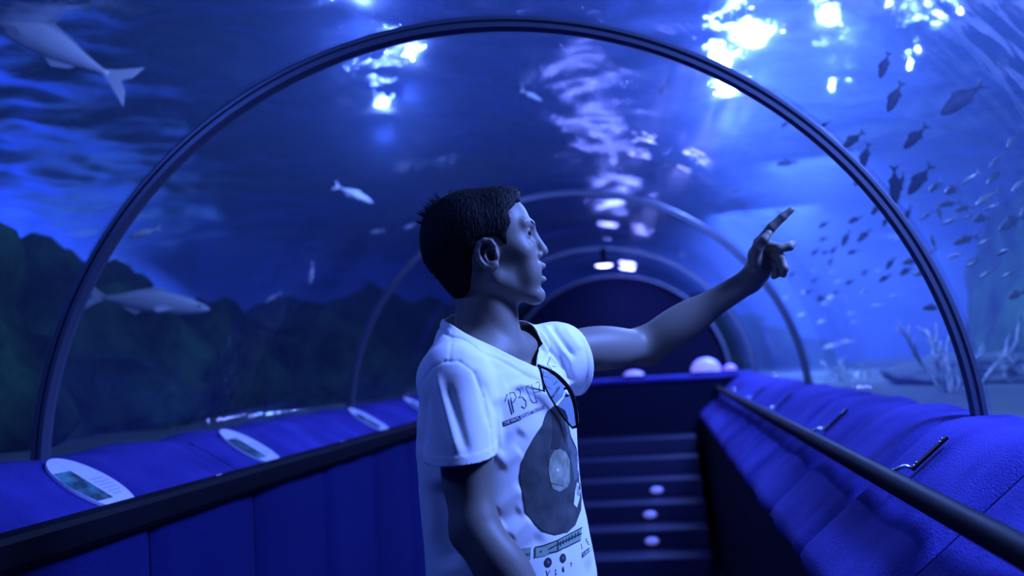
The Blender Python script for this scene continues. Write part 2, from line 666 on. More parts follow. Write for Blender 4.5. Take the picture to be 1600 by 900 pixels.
def to_world(V):
    V = np.asarray(V, float)
    return CAM + V[:, :1] * CR + V[:, 1:2] * CF + V[:, 2:3] * CU


def pt(px, py, t):
    """a point at view depth t, as (right, depth, up) in metres"""
    return np.array([(px - 800) * t / 1760.0, t, (450 - py) * t / 1760.0])


def np_mesh(name, V, F, material, parent=None, smooth=True):
    me = bpy.data.meshes.new(name)
    me.vertices.add(len(V))
    me.vertices.foreach_set('co', np.asarray(V, np.float32).ravel())
    F = np.asarray(F)
    me.loops.add(F.size)
    me.loops.foreach_set('vertex_index', F.astype(np.int32).ravel())
    me.polygons.add(len(F))
    me.polygons.foreach_set('loop_start', np.arange(0, F.size, F.shape[1], dtype=np.int32))
    me.polygons.foreach_set('loop_total', np.full(len(F), F.shape[1], np.int32))
    me.update(calc_edges=True)
    me.validate()
    return link_mesh(name, me, material, parent, smooth)


def relax(V, F, it=1, w=0.5):
    """Laplacian smoothing of a quad mesh"""
    e = np.concatenate([F[:, [i, (i + 1) % F.shape[1]]] for i in range(F.shape[1])])
    for _ in range(it):
        s = np.zeros_like(V)
        c = np.zeros(len(V))
        for m in range(3):
            s[:, m] = np.bincount(e[:, 0], V[e[:, 1], m], len(V)) + np.bincount(e[:, 1], V[e[:, 0], m], len(V))
        c = np.bincount(e[:, 0], minlength=len(V)) + np.bincount(e[:, 1], minlength=len(V))
        V = V + (s / np.maximum(c, 1)[:, None] - V) * w
    return V


def normals(V, F):
    n = np.cross(V[F[:, 2]] - V[F[:, 0]], V[F[:, 3 % F.shape[1]]] - V[F[:, 1]])
    N = np.zeros_like(V)
    for k in range(F.shape[1]):
        for m in range(3):
            N[:, m] += np.bincount(F[:, k], n[:, m], len(V))
    return N / np.maximum(np.linalg.norm(N, axis=1), 1e-12)[:, None]


def cut(V, F, g, snap=True):
    """drop faces where the field g > 0 and snap the rim onto g = 0"""
    s = g(V)
    keep = (s[F] <= 0).any(1)
    F = F[keep]
    used = np.unique(F)
    out = used[s[used] > 0]
    V = V.copy()
    if snap:
        for _ in range(3):
            e = 1e-4
            s0 = g(V[out])
            G = np.stack([(g(V[out] + np.eye(3)[m] * e) - s0) / e for m in range(3)], 1)
            V[out] -= G * (s0 / np.maximum((G * G).sum(1), 1e-6))[:, None]
    mp = np.full(len(V), -1)
    mp[used] = np.arange(len(used))
    return V[used], mp[F]


def smooth_rim(V, F, it):
    """even out the open borders of a mesh along themselves"""
    e = np.concatenate([F[:, [i, (i + 1) % F.shape[1]]] for i in range(F.shape[1])])
    key = np.sort(e, 1)
    _, inv, c = np.unique(key, axis=0, return_inverse=True, return_counts=True)
    b = key[c[inv.ravel()] == 1]
    V = V.copy()
    for _ in range(it):
        s = np.zeros_like(V)
        n = np.zeros(len(V))
        for a, d in ((0, 1), (1, 0)):
            np.add.at(s, b[:, a], V[b[:, d]])
            np.add.at(n, b[:, a], 1)
        m = n > 0
        V[m] += (s[m] / n[m][:, None] - V[m]) * .5
    return V


# ------------------------------------------------------------------ the man
m_skin = mat('skin', (0.165, 0.145, 0.125), 0.52, spec=0.3)
m_skin.node_tree.nodes['Principled BSDF'].inputs['Subsurface Weight'].default_value = 0.0
noise_bump(m_skin, 300, 0.12, 0.002, 2)
m_hair = mat('black_hair', (0.004, 0.004, 0.006), 0.7, spec=0.15)
noise_bump(m_hair, 160, 1.0, 0.004, 3, stretch=(1, 1, .3))
m_shirt = mat('white_cotton', (0.80, 0.80, 0.82), 0.9, spec=0.1)
noise_bump(m_shirt, 700, 0.15, 0.001, 2)
m_jeans = mat('dark_denim', (0.03, 0.035, 0.06), 0.85)
m_eye = mat('eye_white', (0.4, 0.4, 0.4), 0.15)
m_iris = mat('dark_iris', (0.01, 0.008, 0.006), 0.1)
m_teeth = mat('teeth', (0.8, 0.8, 0.78), 0.25)
m_lip = mat('lip', (0.26, 0.14, 0.13), 0.4)

HT = 2.25
HS = HT / 1760.0


def hp(u, v, w=0.0):
    return np.array([(u - 800) * HS, HT + w * HS, (450 - v) * HS])


def he(u, v, w, ru, rv, rw, roll=0.0, yaw=0.0):
    return ellip(hp(u, v, w), np.array([ru, rw, rv]) * HS, roll, yaw)


def hc(a, b, ra, rb):
    return cone(hp(*a), hp(*b), ra * HS, rb * HS)


PHI = math.radians(35)
FWD = np.array([math.cos(PHI), -math.sin(PHI), 0])
LAT = np.array([math.sin(PHI), math.cos(PHI), 0])

SH_R = pt(711, 600, 2.085)
EL_R = pt(742, 828, 2.02)
WR_R = pt(884, 1035, 1.94)
SH_L = pt(866, 548, 2.39)
EL_L = pt(1006, 541, 2.56)
WR_L = pt(1172, 438, 2.52)

bf = Field(axis((-.32, -.20, .006), (-.20, .09, .002), (.09, .47, .0045), (.47, .63, .0025)),
           axis((1.86, 2.16, .006), (2.16, 2.35, .002), (2.35, 2.44, .004), (2.44, 2.58, .0025), (2.58, 2.66, .005)),
           axis((-1.42, -.56, .009), (-.56, -.03, .004), (-.03, .22, .002)))

# --- trunk and legs
def body_down(p, d):
    """d metres straight down in the world"""
    return np.asarray(p) + d * np.array([0.0551, -0.0671, -0.9962])


TOR = [(1010, 800, .160, .115), (900, 797, .155, .108), (800, 788, .148, .100), (720, 784, .155, .106), (640, 780, .155, .106),
       (590, 774, .135, .090), (560, 766, .10, .07)]


def tor_prim(da, db):
    rows = [(pt(px, py, 2.25), a + da, b + db) for py, px, a, b in TOR]
    return loft([r[0][2] for r in rows], [r[0][0] for r in rows], [r[0][1] for r in rows],
                [r[1] for r in rows], [r[2] for r in rows], PHI)


bf.add(tor_prim(0, 0), 0.02)
hipc = pt(800, 985, 2.25)
legs = []
for s, fw in ((-1, 0.04), (1, -0.02)):
    hip = hipc + LAT * 0.09 * s
    ank = body_down(hip, 0.80) + LAT * 0.05 * s + FWD * (fw - .02)
    kn = (hip + ank) / 2 + FWD * (0.02 + fw * .6)
    legs.append((hip, kn, ank))
    bf.add(cone(hip, kn, .080, .055), 0.03)
    bf.add(cone(kn, ank, .055, .037), 0.02)
    bf.add(cone(ank, body_down(ank, .05) + FWD * .13, .034, .03), 0.02)
nb = pt(757, 556, 2.245)
bf.add(cone(nb, SH_R + np.array([0, .02, .0]), .052, .040), 0.04)
bf.add(cone(nb, SH_L, .052, .040), 0.04)
# --- arms
bf.add(ellip(SH_R, (.046, .046, .050)), 0.03)
bf.add(cone(SH_R, EL_R, .044, .041), 0.03)
bf.add(ellip(SH_R * .45 + EL_R * .55 + np.array([.004, 0, 0]), (.0445, .045, .09), -.1), 0.02)
bf.add(cone(EL_R, WR_R, .043, .029), 0.025)
bf.add(ellip(EL_R * .68 + WR_R * .32, (.047, .045, .085), .6), 0.02)
bf.add(cone(SH_L, EL_L, .043, .040), 0.03)
bf.add(ellip(SH_L * .5 + EL_L * .5, (.10, .045, .047), 0, .6), 0.02)
bf.add(cone(EL_L, WR_L, .040, .0265), 0.02)
bf.add(ellip(EL_L * .68 + WR_L * .32 + np.array([0, 0, -.004]), (.095, .042, .043), .59), 0.02)
bf.add(cone(EL_L + np.array([.012, .0, -.018]), EL_L + np.array([.03, 0, -.02]), .022, .020), 0.015)
# --- left hand, pointing: palm, index out, others curling
KN = [pt(1186, 379, 2.505), pt(1199, 384, 2.495), pt(1208, 394, 2.495), pt(1211, 407, 2.50)]
for q, r in zip(KN, (.0125, .0130, .0125, .0115)):
    bf.add(cone(WR_L * .85 + q * .15, q, .0185, r), 0.012)
bf.add(cone(WR_L, pt(1190, 425, 2.515), .024, .019), 0.015)


def finger(pts, rads, k=0.004):
    for a, b, ra, rb in zip(pts[:-1], pts[1:], rads[:-1], rads[1:]):
        bf.add(cone(a, b, ra, rb), k)


finger([KN[0], pt(1206, 355, 2.495), pt(1223, 339, 2.49), pt(1236, 328, 2.487)], [.0115, .0105, .0092, .0075])
finger([KN[1], pt(1218, 388, 2.465), pt(1234, 385, 2.462), pt(1239, 381, 2.475)], [.0115, .0105, .0095, .0080])
finger([KN[2], pt(1221, 404, 2.465), pt(1226, 419, 2.455), pt(1224, 429, 2.462)], [.0110, .0100, .0088, .0075])
finger([KN[3], pt(1215, 417, 2.475), pt(1213, 428, 2.468), pt(1209, 432, 2.475)], [.0100, .0088, .0080, .0070])
bf.add(ellip(pt(1180, 405, 2.490), (.016, .017, .028), .25), 0.012)
finger([pt(1178, 410, 2.488), pt(1183, 388, 2.474), pt(1194, 374, 2.466), pt(1201, 365, 2.468)], [.0130, .0125, .0108, .0085])
# --- right hand, hanging forward below the frame
hd = (WR_R - EL_R) / np.linalg.norm(WR_R - EL_R)
pal = WR_R + hd * .085
bf.add(cone(WR_R, pal, .030, .034), 0.02)
for i, (o, L) in enumerate(((-.027, .075), (-.009, .085), (.010, .08), (.027, .062))):
    a = pal + LAT * o * .6 + np.array([0, 0, o * .7])
    b = a + hd * L * .55 + np.array([-.006, 0, -.012])
    bf.add(cone(a, b, .0105, .009), 0.004)
    bf.add(cone(b, b + hd * L * .4 + np.array([-.018, 0, -.016]), .009, .0075), 0.003)
th = WR_R + hd * .03 + np.array([.02, 0, .015])
bf.add(cone(th, th + hd * .05 + np.array([.025, -.01, .012]), .014, .010), 0.008)

# --- neck and head (profile to the right)
bf.add(hc((757, 478, 0), (758, 560, 2), 45, 52), 0.02)
bf.add(hc((790, 470, 0), (793, 545, -4), 13, 15), 0.03)
bf.add(hc((752, 440, -34), (800, 545, -14), 13, 9), 0.02)          # neck muscle, near side
bf.add(hc((752, 440, 34), (800, 540, 18), 13, 9), 0.02)
bf.add(he(742, 372, 0, 80, 71, 61, -.1), 0.02)                       # cranium
bf.add(he(724, 410, 0, 46, 50, 50, .5), 0.03)                        # back of the skull
bf.add(he(788, 355, 0, 39, 48, 52), 0.03)                            # forehead block
bf.add(he(795, 408, 0, 44, 58, 47), 0.03)                            # face block
for s in (-1, 1):
    bf.add(hc((775, 436, 42 * s), (832, 459, 12 * s), 15, 13), 0.025)    # jaw
    bf.add(he(812, 391, 34 * s, 20, 14, 15, -.5), 0.02)                  # cheekbone
    bf.add(hc((829, 351, 8 * s), (817, 350, 36 * s), 6.5, 7), 0.012)     # brow ridge
    bf.add(he(824, 425, 24 * s, 17, 22, 17), 0.02)                       # cheek and muzzle
bf.add(he(838, 462, 0, 13, 12, 17), 0.015)                           # chin
bf.add(he(833, 428, 0, 15, 21, 26), 0.015)                           # muzzle
for s in (-1, 1):
    bf.sub(he(836, 367, 24 * s, 14, 10, 14), 0.012)                      # socket
    bf.add(he(818.5, 367, 25 * s, 11.6, 11.4, 12.5), 0.004)              # lids
    bf.sub(he(830, 366.5, 27 * s, 10, 2.9, 13, -.12), 0.0012)            # lid opening
bf.add(hc((829, 358, 0), (846, 388, 0), 5.5, 7.5), 0.010)            # nose bridge
bf.add(he(847, 393, 0, 9.5, 8, 9), 0.006)                            # nose tip
for s in (-1, 1):
    bf.add(he(839, 399, 10 * s, 8, 6, 5.5), 0.006)
    bf.sub(he(845, 404.5, 5 * s, 5, 3, 3), 0.003)
bf.add(he(843, 415.5, 0, 10, 6.2, 17), 0.006)                           # upper lip
bf.add(he(844, 437, 0, 10, 6.6, 16), 0.006)                         # lower lip
bf.sub(he(849, 426, 0, 13, 5.0, 16), 0.003)                          # open mouth
bf.sub(he(853, 446, 0, 6, 4, 18), 0.008)
for s in (-1, 1):                                                    # ears
    w = 57 * s
    bf.add(he(763, 399, (57 + 1) * s, 17, 23, 6, .30, .0), 0.006)
    bf.sub(he(763, 397, (57 + 7) * s, 12.5, 16.5, 6.5, .30), 0.002)
    rim = [(773, 386), (768, 379), (758, 378), (750, 384), (748, 395), (751, 407), (758, 416), (768, 421)]
    for a, b in zip(rim[:-1], rim[1:]):
        bf.add(hc((*a, 63 * s), (*b, 63 * s), 3.6, 3.6), 0.003)
    bf.add(he(772, 416, 61 * s, 8.5, 8, 5), 0.005)                       # lobe
    anti = [(766, 388), (759, 394), (758, 403), (764, 411)]
    for a, b in zip(anti[:-1], anti[1:]):
        bf.add(hc((*a, 61 * s), (*b, 61 * s), 3, 3), 0.003)
    bf.add(he(777, 402, 60 * s, 4, 6, 4), 0.004)                         # tragus
    bf.sub(he(769, 403, 60 * s, 5, 6, 7), 0.003)
V, F = bf.mesh()
V = relax(V, F, 2, .4)
foot = to_world(np.array([pt(785, 700, 2.25)]))[0]
man = empty('person', (foot[0], foot[1], 0.0))
tag(man, 'man in a white printed t-shirt, in profile, pointing right with his outstretched arm', 'person')
bpy.context.view_layer.update()
body = np_mesh('body', to_world(V), F, m_skin, man)
BVH_BODY = BVHTree.FromPolygons([Vector(v) for v in to_world(V)], F.tolist())

# --- eyes, brows, teeth
for s in (-1, 1):
    bm = bmesh.new()
    bmesh.ops.create_uvsphere(bm, u_segments=24, v_segments=16, radius=10.6 * HS)
    look = (CR * 0.86 + CU * 0.10 + CF * (-0.42))
    c = Vector(to_world(hp(819.0, 367, 25 * s)[None])[0])
    q = Vector(look).to_track_quat('Z', 'Y')
    for f in bm.faces:
        f.material_index = 1 if f.calc_center_median().normalized().z > 0.80 else 0
    for v in bm.verts:
        v.co = q @ v.co + c
    e = bm_obj('eye', bm, m_eye, man)
    e.data.materials.append(m_iris)
    br = [hp(834, 352, 9 * s), hp(829.5, 348.5, 20 * s), hp(822, 348, 33 * s), hp(813, 352, 42 * s)]
    bm = tube(to_world(np.array(br)), [2.0 * HS, 3.1 * HS, 2.9 * HS, 1.3 * HS], 8)
    bm_obj('eyebrow', bm, m_hair, man)
bm = bmesh.new()
for i in range(-3, 4):
    r = bmesh.ops.create_cube(bm, size=1)
    for v in r['verts']:
        l = v.co
        p = hp(844 - abs(i) * 1.2 + l.x * 4, 422.6 + l.z * 4.5, i * 4.1 + l.y * 3.8)
        v.co = Vector(to_world(p[None])[0])
bm_obj('teeth', bm, m_teeth, man, smooth=False)

# --- hair
hairline = np.array([(813, 316), (806, 318), (803, 324), (794, 334), (799, 350), (792, 366), (794, 382), (799, 397), (790, 397), (783, 378), (774, 372),
                     (758, 372), (744, 380), (741, 398), (742, 418), (738, 436), (736, 452), (726, 468), (700, 476), (640, 470), (630, 270), (815, 270)], float)


def poly_sdf(px, py, P):
    d = np.full(np.broadcast(px, py).shape, 1e9)
    ins = np.zeros(d.shape, bool)
    for a, b in zip(P, np.roll(P, -1, 0)):
        e = b - a
        h = np.clip(((px - a[0]) * e[0] + (py - a[1]) * e[1]) / (e @ e), 0, 1)
        d = np.minimum(d, (px - a[0] - e[0] * h) ** 2 + (py - a[1] - e[1] * h) ** 2)
        c = ((a[1] > py) != (b[1] > py)) & (px < (b[0] - a[0]) * (py - a[1]) / np.where(b[1] == a[1], 1e-9, b[1] - a[1]) + a[0])
        ins ^= c
    return np.where(ins, -1, 1) * np.sqrt(d)


hf = Field(axis((-.20, .03, .0022)), axis((2.15, 2.35, .0022)), axis((-.04, .215, .0022)))
hf.add(he(741, 366, 0, 84, 72, 64.5, -.12), 0.02)
hf.add(he(716, 392, 0, 53, 52, 55, .5), 0.03)
hf.add(he(738, 436, 0, 32, 42, 48, .35), 0.03)
hf.add(he(789, 376, 0, 20, 28, 54), 0.01)
hf.add(he(723, 434, 0, 29, 38, 46, .5), 0.02)
hf.add(he(788, 350, 0, 39, 47, 53.5), 0.03)
hf.add(he(775, 318, 0, 42, 26, 44, .18), 0.02)
hf.add(he(797, 312, 0, 15, 13, 34), 0.015)
xx, yy, zz = hf.coords((slice(None),) * 3)
pu, pv = 800 + xx / HS, 450 - zz / HS
pl = (poly_sdf(pu, pv, hairline) * HS).astype(np.float32)
k = 0.006
h = np.maximum(k - np.abs(hf.D - pl), 0) / k
hf.D = np.maximum(hf.D, pl) + h * h * k * .25
HV, HF = hf.mesh()
HV = relax(HV, HF, 1, .4)
HN = normals(HV, HF)
# tufts
tv, tf = [HV], [HF]
cnt = len(HV)
r3 = np.random.default_rng(5)
uv = np.stack([800 + HV[:, 0] / HS, 450 - HV[:, 2] / HS, (HV[:, 1] - HT) / HS], 1)
top = np.where((HN[:, 2] > .05) | (HN[:, 0] < -.35))[0]
pick = r3.choice(top, 1500)
for i in pick:
    u, v, w = uv[i]
    nrm = HN[i]
    if u < 690 and v < 352:
        L, dirv = r3.uniform(.012, .024), nrm * .9 + np.array([-.35, 0, .35])
    elif u > 780 and v < 322:
        L, dirv = r3.uniform(.008, .015), nrm * .6 + np.array([.7, 0, .25])
    elif v < 345:
        L, dirv = r3.uniform(.008, .013), nrm * .35 + np.array([.8, 0, .1])
    else:
        L, dirv = r3.uniform(.006, .010), nrm * .25 + np.array([-.2, 0, -.9])
    dirv = dirv + r3.normal(0, .25, 3)
    dirv /= np.linalg.norm(dirv)
    sd = np.cross(dirv, r3.normal(0, 1, 3))
    sd /= np.linalg.norm(sd)
    s2 = np.cross(dirv, sd)
    b0 = HV[i] - nrm * .003
    r = r3.uniform(.0008, .0017)
    ring = [b0 + (sd * math.cos(a) + s2 * math.sin(a)) * r for a in (0, 2.094, 4.189)]
    tv.append(np.array(ring + [b0 + dirv * L, b0 + dirv * L * 1.001]))
    tf.append(np.array([[0, 1, 3, 3], [1, 2, 3, 3], [2, 0, 3, 3]]) + cnt)
    cnt += 5
HVa, HFa = np.concatenate(tv), np.concatenate(tf)
me = bpy.data.meshes.new('hair')
me.from_pydata(to_world(HVa).tolist(), [], [list(dict.fromkeys(f)) for f in HFa.tolist()])
hair = link_mesh('hair', me, m_hair, man)

# --- t-shirt
sf = Field(axis((-.30, .30, .0035)), axis((1.95, 2.56, .0035)), axis((-.74, -.04, .0035)))
STOR = [(1010, 806, .200, .160), (895, 801, .195, .156), (840, 794, .192, .150), (780, 785, .188, .145), (720, 780, .188, .145),
        (660, 778, .188, .143), (610, 777, .180, .132), (575, 770, .145, .10), (548, 760, .09, .07)]
rows = [(pt(px, py, 2.25), a, b) for py, px, a, b in STOR]
tor = loft([r[0][2] for r in rows], [r[0][0] for r in rows], [r[0][1] for r in rows], [r[1] for r in rows], [r[2] for r in rows], PHI)
sf.add(tor, 0.02)
SR_END = SH_R + (pt(720, 718, 2.045) - SH_R) * 1.25
SL_END = SH_L + (pt(903, 555, 2.445) - SH_L) * 1.5
ra, rn = pt(716, 718, 2.045), np.array([.10, .12, -.985])
la, ln = pt(899, 555, 2.445), np.array([.72, .55, .30])


def capped(prim, o, n):
    fn, lo, hi = prim
    return (lambda x, y, z: np.maximum(fn(x, y, z), (x - o[0]) * n[0] + (y - o[1]) * n[1] + (z - o[2]) * n[2])), lo, hi


sf.add(cone(pt(722, 545, 2.245), SH_R + np.array([0, .01, .012]), .056, .052), 0.03)
sf.add(cone(pt(757, 565, 2.25), pt(747, 496, 2.255), .080, .067), 0.03)
sf.add(cone(nb + np.array([0, 0, .004]), SH_R + np.array([-.006, .02, .006]), .062, .056), 0.05)
sf.add(cone(nb + np.array([0, 0, .002]), SH_L + np.array([0, 0, 0]), .062, .055), 0.05)
sf.add(capped(cone(SH_R, SR_END, .0645, .0650), ra, rn), 0.025)
sf.add(capped(cone(SH_L, SL_END, .057, .057), la, ln), 0.025)
sf.add(capped(cone(SH_L + np.array([0, 0, -.035]), SL_END + np.array([-.03, 0, -.038]), .05, .045), la, ln), 0.03)
SV, SF = sf.mesh()
SV0 = SV.copy()
SV = relax(SV, SF, 2, .5)


def plane_through(a, b, c, towards):
    n = np.cross(b - a, c - a)
    n /= np.linalg.norm(n)
    if n @ (np.asarray(towards) - a) < 0:
        n = -n
    return lambda p: (p - a) @ n


backp, vbot = pt(698, 501, 2.275), pt(843, 578, 2.205)
pl1 = plane_through(backp, pt(738, 525, 2.185), vbot, pt(757, 480, 2.25))
pl2 = plane_through(backp, pt(797, 510, 2.31), vbot, pt(757, 480, 2.25))
nseg = (pt(745, 515, 2.25), pt(832, 570, 2.175))


def seg_dist(p, a, b):
    e = b - a
    h = np.clip(((p - a) @ e) / (e @ e), 0, 1)
    return np.linalg.norm(p - a - h[:, None] * e, axis=1)


def neckcut(p):
    return np.minimum(np.minimum(pl1(p), pl2(p)), .11 - seg_dist(p, *nseg))


def sleevecap(o, n, reach):
    def g(p):
        d = (p - o) @ n
        r = np.linalg.norm((p - o) - d[:, None] * n, axis=1)
        return np.where((d > -.006) & (r < reach) & (tor[0](p[:, 0], p[:, 1], p[:, 2]) > .012), 1.0, -1.0)
    return g


for o_, n_, r_ in ((ra, rn / np.linalg.norm(rn), .085), (la, ln / np.linalg.norm(ln), .095)):
    g_ = sleevecap(o_, n_, r_)
    SV, SF = cut(SV, SF, g_, snap=False)
    b_ = g_(SV) > 0
    SV[b_] -= (((SV[b_] - o_) @ n_) + .006)[:, None] * n_
SV, SF = cut(SV, SF, lambda p: pt(800, 975, 2.25)[2] - p[:, 2])
SV, SF = cut(SV, SF, neckcut)

# cloth folds: ridges and creases along short strokes, plus soft noise
SV = smooth_rim(SV, SF, 24)
SN = normals(SV, SF)
PXs = np.stack([800 + 1760 * SV[:, 0] / SV[:, 1], 450 - 1760 * SV[:, 2] / SV[:, 1]], 1)
near = SN @ np.array([0, -1, 0])
wn = np.clip(near * 3, 0, 1)
FOLDS = [((683, 590), (714, 706), 4, 7), ((700, 606), (730, 706), -2.5, 7), ((744, 580), (764, 660), -2.5, 6), ((757, 600), (776, 650), -2, 5),
         ((776, 640), (782, 700), 3, 6), ((782, 704), (815, 676), -3, 11), ((784, 726), (812, 706), 2.5, 10),
         ((774, 797), (812, 764), 3, 10), ((786, 818), (812, 800), -2, 10), ((798, 838), (826, 812), 2.5, 9), ((790, 880), (846, 842), -3.5, 13),
         ((812, 514), (862, 556), -4, 3.5), ((822, 511), (874, 570), 4, 3.5), ((834, 510), (882, 578), -5, 3.5), ((850, 509), (890, 566), 4, 3.5), ((864, 510), (897, 556), -5, 3.5), ((884, 514), (906, 545), 2, 5),
         ((880, 556), (893, 596), -5, 5), ((845, 540), (862, 600), -3, 6), ((900, 700), (885, 860), -3, 5), ((912, 760), (918, 880), 4, 6),
         ((655, 690), (676, 840), 3, 10), ((690, 760), (702, 880), -10, 20), ((668, 620), (662, 700), -2.5, 5), ((656, 640), (654, 720), 2, 4),
         ((720, 548), (800, 572), 2, 8), ((790, 600), (830, 585), -2, 9)]
disp = np.zeros(len(SV))


def stroke(a, b, amp, w, end=.25):
    a, b = np.array(a, float), np.array(b, float)
    e = b - a
    L = np.linalg.norm(e)
    h = ((PXs - a) @ e) / (L * L)
    dd = np.abs((PXs - a) @ np.array([-e[1], e[0]]) / L)
    fade = np.clip(np.minimum(h + .12, 1.12 - h) / end, 0, 1)
    return amp * .0014 * np.exp(-(dd / w) ** 2) * fade * fade * (3 - 2 * fade) * wn


for f in FOLDS:
    disp += stroke(*f)
SEAM = [(662, 594), (676, 574), (695, 564), (718, 564), (742, 582), (758, 620), (766, 668), (768, 706)]
for a, b in zip(SEAM[:-1], SEAM[1:]):
    disp += stroke(a, b, -1.3, 2.2, .1)
disp += stroke((706, 522), (702, 564), -1.0, 2.0, .1)
for i in range(len(SV)):
    p = SV[i]
    disp[i] +=   .0026 * noise.noise((p[0] * 14, p[1] * 14, p[2] * 7)) + .0006 * noise.noise((p[0] * 34, p[1] * 34, p[2] * 22))
nc = -neckcut(SV)
disp += np.where((nc < .015) & (nc > -.01), .0020, 0) - .0014 * np.exp(-((nc - .0185) / .0025) ** 2)
for o, n in ((ra, rn), (la, ln)):
    d = (SV - o) @ (n / np.linalg.norm(n))
    r = np.linalg.norm(SV - o, axis=1)
    disp += np.where((d > -.022) & (r < .10), .0016, 0) * (tor[0](SV[:, 0], SV[:, 1], SV[:, 2]) > .01)
SV = SV + SN * disp[:, None]
SV = relax(SV, SF, 1, .3)
SV = smooth_rim(SV, SF, 8)
shirt = np_mesh('t_shirt', to_world(SV), SF, m_shirt, man)
md = shirt.modifiers.new('thickness', 'SOLIDIFY')
md.thickness = 0.0016
md.offset = -1
SW = to_world(SV)
BVH_SHIRT = BVHTree.FromPolygons([Vector(v) for v in SW], SF.tolist())

# --- print on the shirt front, pressed onto the cloth
W_F = Vector(to_world(FWD[None])[0] - CAM)
W_L = Vector(to_world(LAT[None])[0] - CAM)
W_U = W_L.cross(W_F).normalized()
if W_U.z < 0:
    W_U = -W_U
m_ink = mat('print_ink', (0.02, 0.022, 0.03), 0.8)
m_vinyl = mat('print_grey', (0.06, 0.075, 0.09), 0.8)
noise_color(m_vinyl, 22, (0.02, 0.026, 0.034), (0.06, 0.07, 0.075), 6)
m_pale = mat('print_cream', (0.36, 0.38, 0.30), 0.85)
noise_color(m_pale, 40, (0.17, 0.19, 0.14), (0.34, 0.36, 0.28), 5)
m_green = mat('print_green', (0.22, 0.34, 0.26), 0.85)
m_mid = mat('print_mid', (0.11, 0.13, 0.15), 0.85)
m_white = mat('print_white', (0.75, 0.76, 0.76), 0.85)


def on_shirt(px, py, lift=0.0012):
    d = Vector(CF + (px - 800) / 1760 * CR + (450 - py) / 1760 * CU).normalized()
    hit, nn, _, _ = BVH_SHIRT.ray_cast(Vector(CAM), d)
    if hit is None or (hit - Vector(CAM)).length > 2.42 or nn.dot(d) > -.02:
        return None
    return hit - d * lift


def patch(name, outline, material, lift=0.0012, step=4.0):
    """flat print with the given outline on the shirt front, gridded so that it follows the folds"""
    P2 = np.array(outline, float)
    bm = bmesh.new()
    bm.faces.new([bm.verts.new((p[0], p[1], 0)) for p in P2])
    lo, hi = P2.min(0), P2.max(0)
    for ax in (0, 1):
        q = lo[ax] + step
        while q < hi[ax]:
            co, no = [0, 0, 0], [0, 0, 0]
            co[ax], no[ax] = q, 1
            bmesh.ops.bisect_plane(bm, geom=bm.verts[:] + bm.edges[:] + bm.faces[:], plane_co=co, plane_no=no)
            q += step
    bad = []
    for v in bm.verts:
        p = on_shirt(v.co.x, v.co.y, lift)
        if p is None:
            bad.append(v)
        else:
            v.co = p
    bmesh.ops.delete(bm, geom=bad, context='VERTS')
    return bm_obj(name, bm, material, shirt)


def oval(cx, cy, rx, ry, n=28):
    return [(cx + rx * math.cos(a), cy + ry * math.sin(a)) for a in np.linspace(0, 2 * math.pi, n + 1)[:-1]]


def lines_print(lines, material, r=0.0007, lift=0.0006):
    """thin drawn letters, one object"""
    bm = bmesh.new()
    for ln_ in lines:
        pts = []
        for a, b in zip(ln_[:-1], ln_[1:]):
            pts += [(a[0] + (b[0] - a[0]) * k / 3, a[1] + (b[1] - a[1]) * k / 3) for k in range(3)]
        pts.append(ln_[-1])
        q = [on_shirt(x, y, lift) for x, y in pts]
        q = [p for p in q if p is not None]
        if len(q) > 1:
            tube(q, r, 5, bm)
    return bm_obj('lettering', bm, material, shirt)


def text_print(body, p0, p1, up, material, bold=0.0, lift=0.0022):
    """set type between two points of the shirt front"""
    cu = bpy.data.curves.new('lettering', 'FONT')
    cu.body = body
    cu.size = 1.0
    cu.offset = bold
    cu.resolution_u = 3
    to = bpy.data.objects.new('lettering', cu)
    COL.objects.link(to)
    bpy.context.view_layer.update()
    me = bpy.data.meshes.new_from_object(to.evaluated_get(bpy.context.evaluated_depsgraph_get()))
    bpy.data.objects.remove(to)
    w = max(v.co.x for v in me.vertices)
    h = max(v.co.y for v in me.vertices)
    for v in me.vertices:
        f, g = v.co.x / w, v.co.y / h
        p = on_shirt(p0[0] + (p1[0] - p0[0]) * f + up[0] * g, p0[1] + (p1[1] - p0[1]) * f + up[1] * g, lift)
        if p is not None:
            v.co = p
    return link_mesh('lettering', me, material, shirt, smooth=False)


REC = [(855, 643), (864, 635.5), (867, 631.5), (876, 637), (883, 641), (887, 652), (888.5, 662), (892, 680), (901, 700), (905, 722), (906.5, 741), (907, 760), (909, 778),
       (908, 797), (899, 820.6), (887, 831.6), (867.4, 835.5), (847.8, 829), (835.6, 817), (822, 799.8), (819.7, 782.7), (814.8, 760.7), (812.6, 743.6),
       (816, 721.6), (824.6, 702), (835.6, 682), (848.4, 663), (852.3, 650)]
patch('record_print', REC, m_vinyl, .0022, 2.5)
patch('neck_print', [(866, 636), (873, 640), (877, 655), (878, 680), (874, 702), (861, 700), (865, 678), (863, 655)], m_ink, .003)
patch('record_sheen', [(881, 645), (886, 660), (890, 684), (900, 702), (904, 722), (905, 744), (898, 752), (893, 722), (888, 700), (884, 672)], m_mid, .003)
patch('record_label', [(874.7, 700.8), (884.5, 707), (890.5, 719), (891, 751), (887, 761), (874.7, 768.5), (863.7, 764), (860, 751), (857, 734), (858.8, 717), (866, 704.5)], m_pale, .0034)
patch('record_hole', oval(871.8, 734.3, 2.0, 2.6, 12), m_white, .0042)
patch('label_line', [(862, 754), (880, 758), (880, 759.4), (862, 755.4)], m_mid, .0042)
patch('tone_arm_print', [(902, 753), (908, 760), (906, 778), (901.6, 793), (896.7, 787.6), (899, 766)], m_white, .0034)
